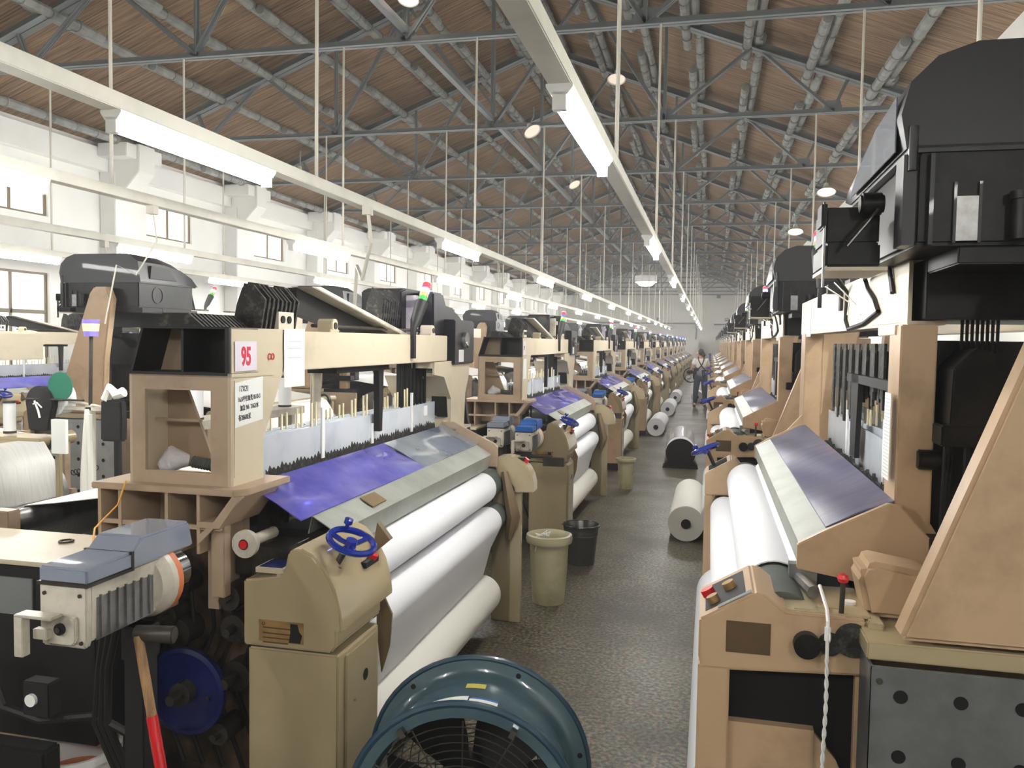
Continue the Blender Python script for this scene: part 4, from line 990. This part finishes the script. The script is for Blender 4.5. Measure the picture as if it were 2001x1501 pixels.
MB().cyl((-.02,-.06,.05),(-.02,.1,.05),.008,8).cyl((-.1,-.06,.05),(.3,-.03,.05),.006,8).obj('spindle', 'dsteel', o)
def cone(x, y, z, lab, r=.035, h=.2, m='cloth'):
    o = empty('yarn_tube', (x,y,z), lab, 'yarn tube', 'yarn tubes')
    MB().cyl((0,0,.015),(0,0,h-.015),r,20).obj('yarn', m, o); MB().cyl((0,0,0),(0,0,.015),r*1.05,20).cyl((0,0,h-.015),(0,0,h),r*1.05,20).objs('end_cap', 'dsteel', o)
cone(-4.16,4.2,1.11,'white yarn tube with dark ends at the far left edge')
tag(MB().box(-4.5,-3.85,4.1,4.3,1.08,1.1).box(-3.89,-3.86,4.26,4.29,0,1.08).box(-4.49,-4.46,4.26,4.29,0,1.08).obj('yarn_table', 'olive', bev=.003), 'small beige shelf carrying the white yarn tube at left', 'table')
o = empty('dust_bag', (-3.38,4.15,1.1), 'black cloth bag on a post beside the yarn stand', 'bag')
MB().prism([(-.07,.0),(.07,.0),(.075,.12),(.07,.24),(-.065,.24),(-.07,.12)], 'y', -.03, .03).obj('bag', 'blackm', o, bev=.01); MB().box(-.0,.03,.0,.03,-1.1,.0).obj('post', 'blackm', o)
MB().tube([(-.05,0,.24),(-.02,0,.31),(.02,0,.27),(.07,0,.29)], .03, 8).obj('cotton', 'clothy', o)
o = tag(MB().tube([(-3.58,4.17,1.28),(-3.57,4.17,1.15),(-3.575,4.17,.9),(-3.58,4.17,.6)], [.012,.03,.042,.045], 10).tube([(-3.55,4.15,1.25),(-3.54,4.15,.9),(-3.545,4.15,.62)], .02, 8).obj('yarn_hank', 'clothy'), 'long white yarn hank hanging under the purple cup', 'yarn')
tag(MB().box(-3.75,-3.65,4.08,4.1,1.02,1.22).obj('paper_tag', 'paper'), 'white paper tag hanging left of the yarn hank', 'paper')
# cones behind loom 95
for i, (x, y, z) in enumerate(((-3.35,4.9,1.16),(-3.42,5.6,1.16),(-3.35,6.1,1.16))): cone(x, y, z, 'white yarn tube seen under the 95 loom beam, '+('left','middle','right')[i], .05, .25)
tag(MB().box(-3.48,-3.25,4.75,6.25,1.1,1.16).box(-3.42,-3.3,4.8,4.86,0,1.1).box(-3.42,-3.3,6.12,6.18,0,1.1).obj('creel_table', 'ivory', bev=.003), 'narrow shelf of yarn tubes behind the 95 loom', 'table')
o = empty('canister', (-2.1,3.55,1.2), 'white canister with a red lid behind the heald frames of the 95 loom', 'canister')
MB().cyl((0,0,0),(0,0,.2),.06,24).obj('drum', 'white', o, bev=.004); MB().cyl((0,0,.2),(0,0,.225),.05,24).obj('lid', 'red', o)
# ================================================================ floor things
def groll(name, x, y, r, L, yaw, lab, endm, bodym, core=True):
    o = empty(name, (x,y,r), lab, 'cloth roll', rz=yaw)
    MB().cyl((0,0,0),(0,L,0),r,36).obj('cloth', bodym, o, bev=.008)
    MB().cyl((0,-.004,0),(0,.003,0),r*.985,36).obj('end_face', endm, o)
    MB().ring((0,-.02,0),(0,1,0),r*.22,r*.27,.04,20).cyl((0,-.012,0),(0,-.006,0),r*.22,20).obj('core', 'blackm', o)
    return o
groll('cloth_roll', -.165, 7.28, .155, 1.5, .0, 'cream cloth roll lying on the aisle floor beside the right looms', 'clothy', 'clothy')
gb = groll('cloth_roll', -.36, 11.6, .205, 1.7, .03, 'cloth roll with a black end wrapped in clear plastic on the aisle floor', 'blackm', 'cloth')
MB().ring((0,.25,0),(0,1,0),.206,.214,1.45,30).obj('plastic_wrap', 'foam', gb); MB().box(-.24,.24,-.03,.3,-.205,-.19).prism([(-.24,-.2),(-.15,-.08),(.15,-.08),(.24,-.2)], 'y', .0, .25).obj('black_sheet', 'blackm', gb)
groll('cloth_roll', -.33, 24.6, .17, .9, .0, 'white cloth roll on the floor behind the worker', 'cloth', 'cloth')
for i, k in enumerate((3,4,5)):
    groll('cloth_roll', -.94, 2.6+P0*k-.2, .165, 1.5, .0, 'big white cloth roll on the floor against the %s left loom' % ORD[k], 'cloth', 'cloth')
b = empty('steel_bucket', (-.94,6.33,0), 'shiny dark steel bucket on the floor in front of the second left loom', 'bucket')
MB().lathe([(0,0),(.105,0),(.108,.01),(.13,.22),(.133,.225),(.131,.235),(.135,.25),(.133,.258),(.14,.30),(.144,.305),(.14,.31),(.136,.3),(.104,.012),(0,.012)], (0,0,0), (0,0,1), 40).obj('pail', 'bucket', b)
MB().torus((0,0,.306), (0,0,1), .141, .004, 40, 6).obj('rim', 'chrome', b)
MB().tube([(-.14,0,.29),(-.15,-.02,.3),(-.1,-.1,.305),(0,-.15,.3),(.1,-.1,.305),(.15,-.02,.3),(.14,0,.29)], .003, 6).obj('handle', 'chrome', b)
b = empty('waste_bin', (-1.0,5.32,0), 'dirty cream plastic bin with a yarn tangle, beside the leg of the 95 loom', 'bin')
MB().lathe([(0,0),(.105,0),(.12,.2),(.128,.4),(.15,.4),(.155,.42),(.15,.45),(.135,.455),(.125,.44),(.118,.41),(.1,.012),(0,.012)], (0,0,0), (0,0,1), 32).obj('bin', 'pail', b)
rnd = random.Random(4)
MB().tube([(.05*rnd.uniform(-1,1)-.03,.06*rnd.uniform(-1,1)-.06,.44+.04*rnd.random()) for i in range(26)], .003, 5).tube([(-.05,-.12,.45),(-.06,-.13,.4),(-.07,-.12,.36)], .003, 5).obj('yarn_tangle', 'white', b)
for x, y, lab in ((-.93,9.75,'small cream bin by the far leg of the second left loom'),):
    b = empty('waste_bin', (x,y,0), lab, 'bin'); MB().lathe([(0,0),(.08,0),(.1,.33),(.12,.33),(.12,.36),(.1,.36),(.08,.012),(0,.012)], (0,0,0), (0,0,1), 24).obj('bin', 'pail', b)
# rope on the near right loom
pts = [(.315,2.42,1.05),(.32,2.30,1.02),(.318,2.265,1.0),(.318,2.262,.9)]
o = empty('rope', (0,0,0), 'twisted white rope hanging down the front of the near right loom', 'rope')
m = MB(); m.tube(pts, .005, 6)
for s in (0, PI): m.tube([(.318+.003*math.cos(i*.8+s)+.002*math.sin(i*.13), 2.262+.003*math.sin(i*.8+s), .9-.0085*i) for i in range(104)], .0032, 5)
m.obj('strand', 'white', o); MB().torus((.322,2.262,.96),(1,0,0),.012,.003,14,5).cyl((.318,2.262,.95),(.318,2.262,.985),.008,8).obj('knot', 'white', o)
# ================================================================ axial fan in the foreground
fn = empty('industrial_fan', (-.655,2.30,.385), 'teal blue industrial drum fan on the aisle floor, bottom centre', 'fan', rz=.12)
prof = [(.325,-.135),(.33,-.145),(.32,-.155),(.29,-.15),(.275,-.12),(.272,.08),(.29,.12),(.315,.14),(.35,.145),(.352,.158),(.345,.16),(.31,.15),(.3,.14),(.285,.11),(.285,-.1),(.3,-.13),(.325,-.135)]
MB().lathe(prof, (0,0,0), (0,1,0), 56).obj('drum', 'fan', fn)
MB().torus((0,-.148,0),(0,1,0),.33,.011,56,8).obj('rim', 'fanin', fn); MB().torus((0,.15,0),(0,1,0),.345,.009,56,8).obj('rim', 'fanin', fn)
g = MB()
for i in range(1, 12): g.torus((0,-.165+.0*i,0),(0,1,0),.03+.022*i,.0018,48,5)
for k in range(12):
    a = 2*PI*k/12; g.cyl((.03*math.cos(a),-.163,.03*math.sin(a)),(.285*math.cos(a),-.158,.285*math.sin(a)),.0024,6)
g.obj('grille', 'dsteel', fn)
g = MB()
for i in range(1, 9): g.torus((0,.14,0),(0,1,0),.03+.027*i,.0018,40,5)
for k in range(8):
    a = 2*PI*k/8; g.cyl((.03*math.cos(a),.14,.03*math.sin(a)),(.255*math.cos(a),.14,.255*math.sin(a)),.0024,6)
g.obj('grille', 'dsteel', fn)
MB().cyl((0,-.13,0),(0,.08,0),.1,24).obj('motor', 'blackm', fn, bev=.008)
for k in range(6):
    a = 2*PI*k/6; c_, s_ = math.cos(a), math.sin(a); vs = []
    for rr, w, tw in ((.08,.05,.05),(.16,.085,.04),(.25,.11,.03)):
        for sg in (-1,1): vs.append((rr*c_-sg*w*s_, sg*tw*.8, rr*s_+sg*w*c_))
    n0 = len(vs); vs += [(x,y+.004,z) for x,y,z in vs]
    MB().add(vs, [(0,1,3,2),(2,3,5,4),(n0,n0+2,n0+3,n0+1),(n0+2,n0+4,n0+5,n0+3),(0,n0,n0+1,1),(4,5,n0+5,n0+4),(0,2,n0+2,n0),(2,4,n0+4,n0+2),(1,n0+1,n0+3,3),(3,n0+3,n0+5,5)]).obj('blade', 'blackm', fn)
for a in (R(125),R(62),R(5),R(180)):
    MB().box(-.008,.008,-.172,-.15,-.012,.012).obj('clip', 'chrome', fn).matrix_local = Matrix.Translation((.297*math.cos(a),0,.297*math.sin(a))) @ Matrix.Rotation(-a+PI/2,4,'Y')
    MB().cyl((.322*math.cos(a+.1),.155,.322*math.sin(a+.1)),(.322*math.cos(a+.1),.138,.322*math.sin(a+.1)),.008,10).obj('bolt', 'blackm', fn)
def patch(a0, a1, y0, y1, m, name, r=.2635):
    vs = []; n = 8
    for i in range(n+1):
        a = a0+(a1-a0)*i/n
        for rr in (r, r+.0012):
            for y in (y0,y1): vs.append((rr*math.cos(a), y, rr*math.sin(a)))
    fs = []
    for i in range(n):
        q = i*4; fs += [(q+2,q+3,q+7,q+6),(q,q+4,q+5,q+1),(q,q+2,q+6,q+4),(q+1,q+5,q+7,q+3)]
    fs += [(0,1,3,2),(n*4,n*4+2,n*4+3,n*4+1)]
    MB().add(vs, fs).obj(name, m, fn)
patch(R(92),R(116),-.09,-.0,'paper','sticker',.2862); patch(R(74),R(91),-.09,-.015,'paper','sticker',.2862); patch(R(74),R(90),-.015,-.005,'blid','sticker_edge',.2865)
patch(R(84),R(96),.06,.09,'yellow','yellow_sticker',.2862)
MB().box(-.24,.24,-.13,.13,-.385,-.36).box(-.22,-.16,-.1,.1,-.36,-.2).box(.16,.22,-.1,.1,-.36,-.2).obj('base', 'fanin', fn, bev=.004)
# ================================================================ worker in the aisle
def skinned(name, verts, edges, radii, m, parent, root=0, sub=2):
    me = bpy.data.meshes.new(name); me.from_pydata(verts, edges, [])
    o = bpy.data.objects.new(name, me); COL.objects.link(o); o.parent = parent
    o.modifiers.new('skin', 'SKIN')
    for i, r in enumerate(radii):
        me.skin_vertices[0].data[i].radius = r if isinstance(r, tuple) else (r, r)
    me.skin_vertices[0].data[root].use_root = True
    s = o.modifiers.new('sub', 'SUBSURF'); s.levels = sub; s.render_levels = sub
    me.materials.append(M[m]); 
    bpy.context.view_layer.update()
    ev = bpy.data.meshes.new_from_object(o.evaluated_get(bpy.context.evaluated_depsgraph_get()))
    o.modifiers.clear(); o.data = ev; ev.shade_smooth()
    return o
pw = empty('person', (-.22,23.0,0), 'worker in white shirt, black apron and dark jeans standing in the aisle', 'person')
# body: x right, y away from the camera; seen from behind, looking down to the left
V = [(0,0,.86),(0,0,1.0),(0,.0,1.14),(0,.02,1.27),(-.01,.03,1.34),(-.02,.05,1.41),        # pelvis .. neck base .. neck
     (-.09,.0,.82),(-.13,.02,.47),(-.145,.0,.1),(-.165,-.06,.035),                        # left leg to toe
     (.08,.0,.82),(.1,-.02,.47),(.115,.02,.1),(.12,-.05,.035),                            # right leg
     (-.15,.02,1.28),(-.235,-.02,1.08),(-.31,.1,.9),(-.33,.13,.83),                        # left arm to wrist
     (.14,.02,1.27),(.2,.03,1.05),(.17,.2,.93),(.12,.27,.9)]                              # right arm forward
E_ = [(0,1),(1,2),(2,3),(3,4),(4,5),(0,6),(6,7),(7,8),(8,9),(0,10),(10,11),(11,12),(12,13),(3,14),(14,15),(15,16),(16,17),(3,18),(18,19),(19,20),(20,21)]
Rr = [(.13,.1),(.12,.09),(.14,.1),(.13,.09),.05,.045,.085,.06,.038,.03,.085,.06,.038,.03,.05,.04,.03,.022,.05,.04,.03,.022]
body = skinned('body', V, E_, Rr, 'skin', pw)
# clothing
skinned('shirt', [(0,0,1.02),(0,0,1.15),(0,.02,1.27),(-.15,.02,1.275),(-.215,-.01,1.13),(.14,.02,1.265),(.19,.03,1.12)], [(0,1),(1,2),(2,3),(3,4),(2,5),(5,6)], [(.165,.125),(.17,.13),(.16,.12),.075,.07,.075,.07], 'shirt', pw)
skinned('shirt_tail', [(.02,-.02,.8),(.01,-.01,.95),(.0,-.005,1.06)], [(0,1),(1,2)], [(.165,.13),(.16,.125),(.155,.12)], 'gshirt', pw)
skinned('jeans', [(0,0,.96),(0,0,.87),(-.09,.0,.78),(-.13,.02,.47),(-.145,.0,.085),(.08,.0,.78),(.1,-.02,.47),(.115,.02,.085)], [(0,1),(1,2),(2,3),(3,4),(1,5),(5,6),(6,7)], [(.15,.125),(.165,.14),.11,.08,.06,.11,.08,.06], 'jeans', pw)
for s, x, y in ((1,-.16,-.02),(1,.12,.0)):
    MB().prism([(x-.04,y+.06),(x-.045,y-.05),(x-.03,y-.12),(x+.02,y-.12),(x+.04,y-.05),(x+.04,y+.06)], 'z', 0, .07).obj('shoe', 'shoe', pw, bev=.02)
# apron sides, skirt front and crossed straps
skinned('apron', [(-.1,.09,.68),(-.09,.07,.86),(-.07,.05,1.0),(-.04,.05,1.12)], [(0,1),(1,2),(2,3)], [(.13,.14),(.14,.16),(.14,.16),(.12,.14)], 'apron', pw)
MB().tube([(-.09,-.02,1.37),(-.075,-.105,1.28),(-.0,-.135,1.13),(.09,-.12,1.03),(.13,-.07,.98)], .014, 6).tube([(.07,-.01,1.36),(.06,-.1,1.27),(.02,-.135,1.16),(-.07,-.13,1.04),(-.14,-.05,.99)], .014, 6).box(-.15,.15,-.125,-.11,.98,1.01).tube([(.03,-.14,1.0),(.04,-.15,.9),(.05,-.14,.8)], .016, 6).tube([(.06,-.14,1.0),(.09,-.15,.92),(.1,-.14,.84)], .014, 6).obj('apron_strap', 'apron', pw)
# head turned down to the left with a face, hair and bun
hd = empty('head', (-.045,.04,1.475), None, None); hd.parent = pw; hd.rotation_euler = (.25,.12,.9)
def ell(c, r, n=20, k=14):
    m = MB(); pr = [(math.sin(PI*i/k), -math.cos(PI*i/k)) for i in range(k+1)]
    m.lathe(pr, (0,0,0), (0,0,1), n); m.v = [(c[0]+x*r[0], c[1]+y*r[1], c[2]+z*r[2]) for x, y, z in m.v]; return m
skull = ell((0,0,0),(.068,.085,.1)); f = ell((0,.05,-.03),(.05,.045,.065)); skull.add(f.v, f.f)
skull.add(*(lambda n_: (n_.v, n_.f))(ell((0,.1,-.015),(.01,.016,.018), 10, 8))); 
for s in (-1,1): e_ = ell((s*.068,0,-.01),(.01,.02,.028),10,8); skull.add(e_.v, e_.f)
skull.obj('face', 'skin', hd)
for s in (-1,1): ell((s*.026,.088,.005),(.01,.006,.007),10,8).obj('eye', 'ink', hd)
ell((0,.09,-.055),(.02,.008,.006),10,8).obj('mouth', 'lred', hd)
hr = ell((0,-.022,.022),(.078,.088,.098)); bn = ell((.03,-.12,-.02),(.055,.05,.06)); hr.add(bn.v, bn.f); hr.obj('hair', 'hair', hd)
# hands with fingers
def hand(name, w, d, side):
    w = Vector(w); d = Vector(d).normalized(); u = d.cross(Vector((side,0,.3))).normalized()
    vs = [w, w+d*.045, w+d*.08]; ed = [(0,1),(1,2)]; rd = [.02,(.03,.016),(.032,.014)]
    for k, (o, l) in enumerate(((-.027,.062),(-.009,.07),(.009,.066),(.027,.052))):
        a = w+d*.082+u*o; b = a+d*l*.5; c = b+d*l*.3+u.cross(d)*l*.35; i = len(vs); vs += [a,b,c]; ed += [(2,i),(i,i+1),(i+1,i+2)]; rd += [.0095,.0085,.007]
    i = len(vs); vs += [w+d*.03+u*.035, w+d*.06+u*.058, w+d*.085+u*.06]; ed += [(1,i),(i,i+1),(i+1,i+2)]; rd += [.012,.01,.008]
    skinned(name, [tuple(v) for v in vs], ed, rd, 'skin', pw, 0, 1)
hand('hand', (-.33,.13,.83), (-.25,.3,-.9), 1); hand('hand', (.12,.27,.9), (-.9,.3,-.2), -1)
hp = empty('cable_hoop', (-.50,23.05,.86), 'thin dark hoop held at the left hip of the worker', 'hoop')
MB().torus((0,0,0),(.25,1,.1),.2,.01,40,6).torus((.01,.01,0),(.2,1,.15),.19,.008,40,6).obj('ring', 'blackm', hp)
MB().lathe([(0,-.05),(.08,-.04),(.1,.02),(.05,.06),(0,.07)], (-.02,.0,.08), (0,0,1), 14).obj('dark_yarn', 'apron', hp); MB().lathe([(0,-.05),(.06,-.03),(.07,.02),(0,.05)], (-.04,0,-.05), (0,0,1), 14).obj('white_yarn', 'cloth', hp)
# ================================================================ light
w = bpy.data.worlds.new('world'); S.world = w; w.use_nodes = True
w.node_tree.nodes['Background'].inputs['Color'].default_value = (1,.98,.94,1); w.node_tree.nodes['Background'].inputs['Strength'].default_value = 1.0
# thin lint haze that fills the hall
pv = nd(w.node_tree, 'ShaderNodeVolumeScatter', Density=.0045, Anisotropy=.2); pv.inputs['Color'].default_value = (1,1,1,1)
w.node_tree.links.new(pv.outputs['Volume'], w.node_tree.nodes['World Output'].inputs['Volume'])
S.view_settings.view_transform = 'Standard'; S.view_settings.look = 'None'; S.view_settings.gamma = 1.; S.view_settings.exposure = 1.9
S.view_settings.use_curve_mapping = False
S.cycles.use_denoising = True
S.cycles.max_bounces = 5; S.cycles.diffuse_bounces = 3; S.cycles.glossy_bounces = 3; S.cycles.volume_bounces = 0
S.cycles.use_adaptive_sampling = True; S.cycles.adaptive_threshold = .045; S.cycles.transparent_max_bounces = 6
S.cycles.sample_clamp_indirect = 6.; S.cycles.caustics_reflective = False; S.cycles.caustics_refractive = False
S.cycles.use_light_tree = True
S.cycles.time_limit = 950.
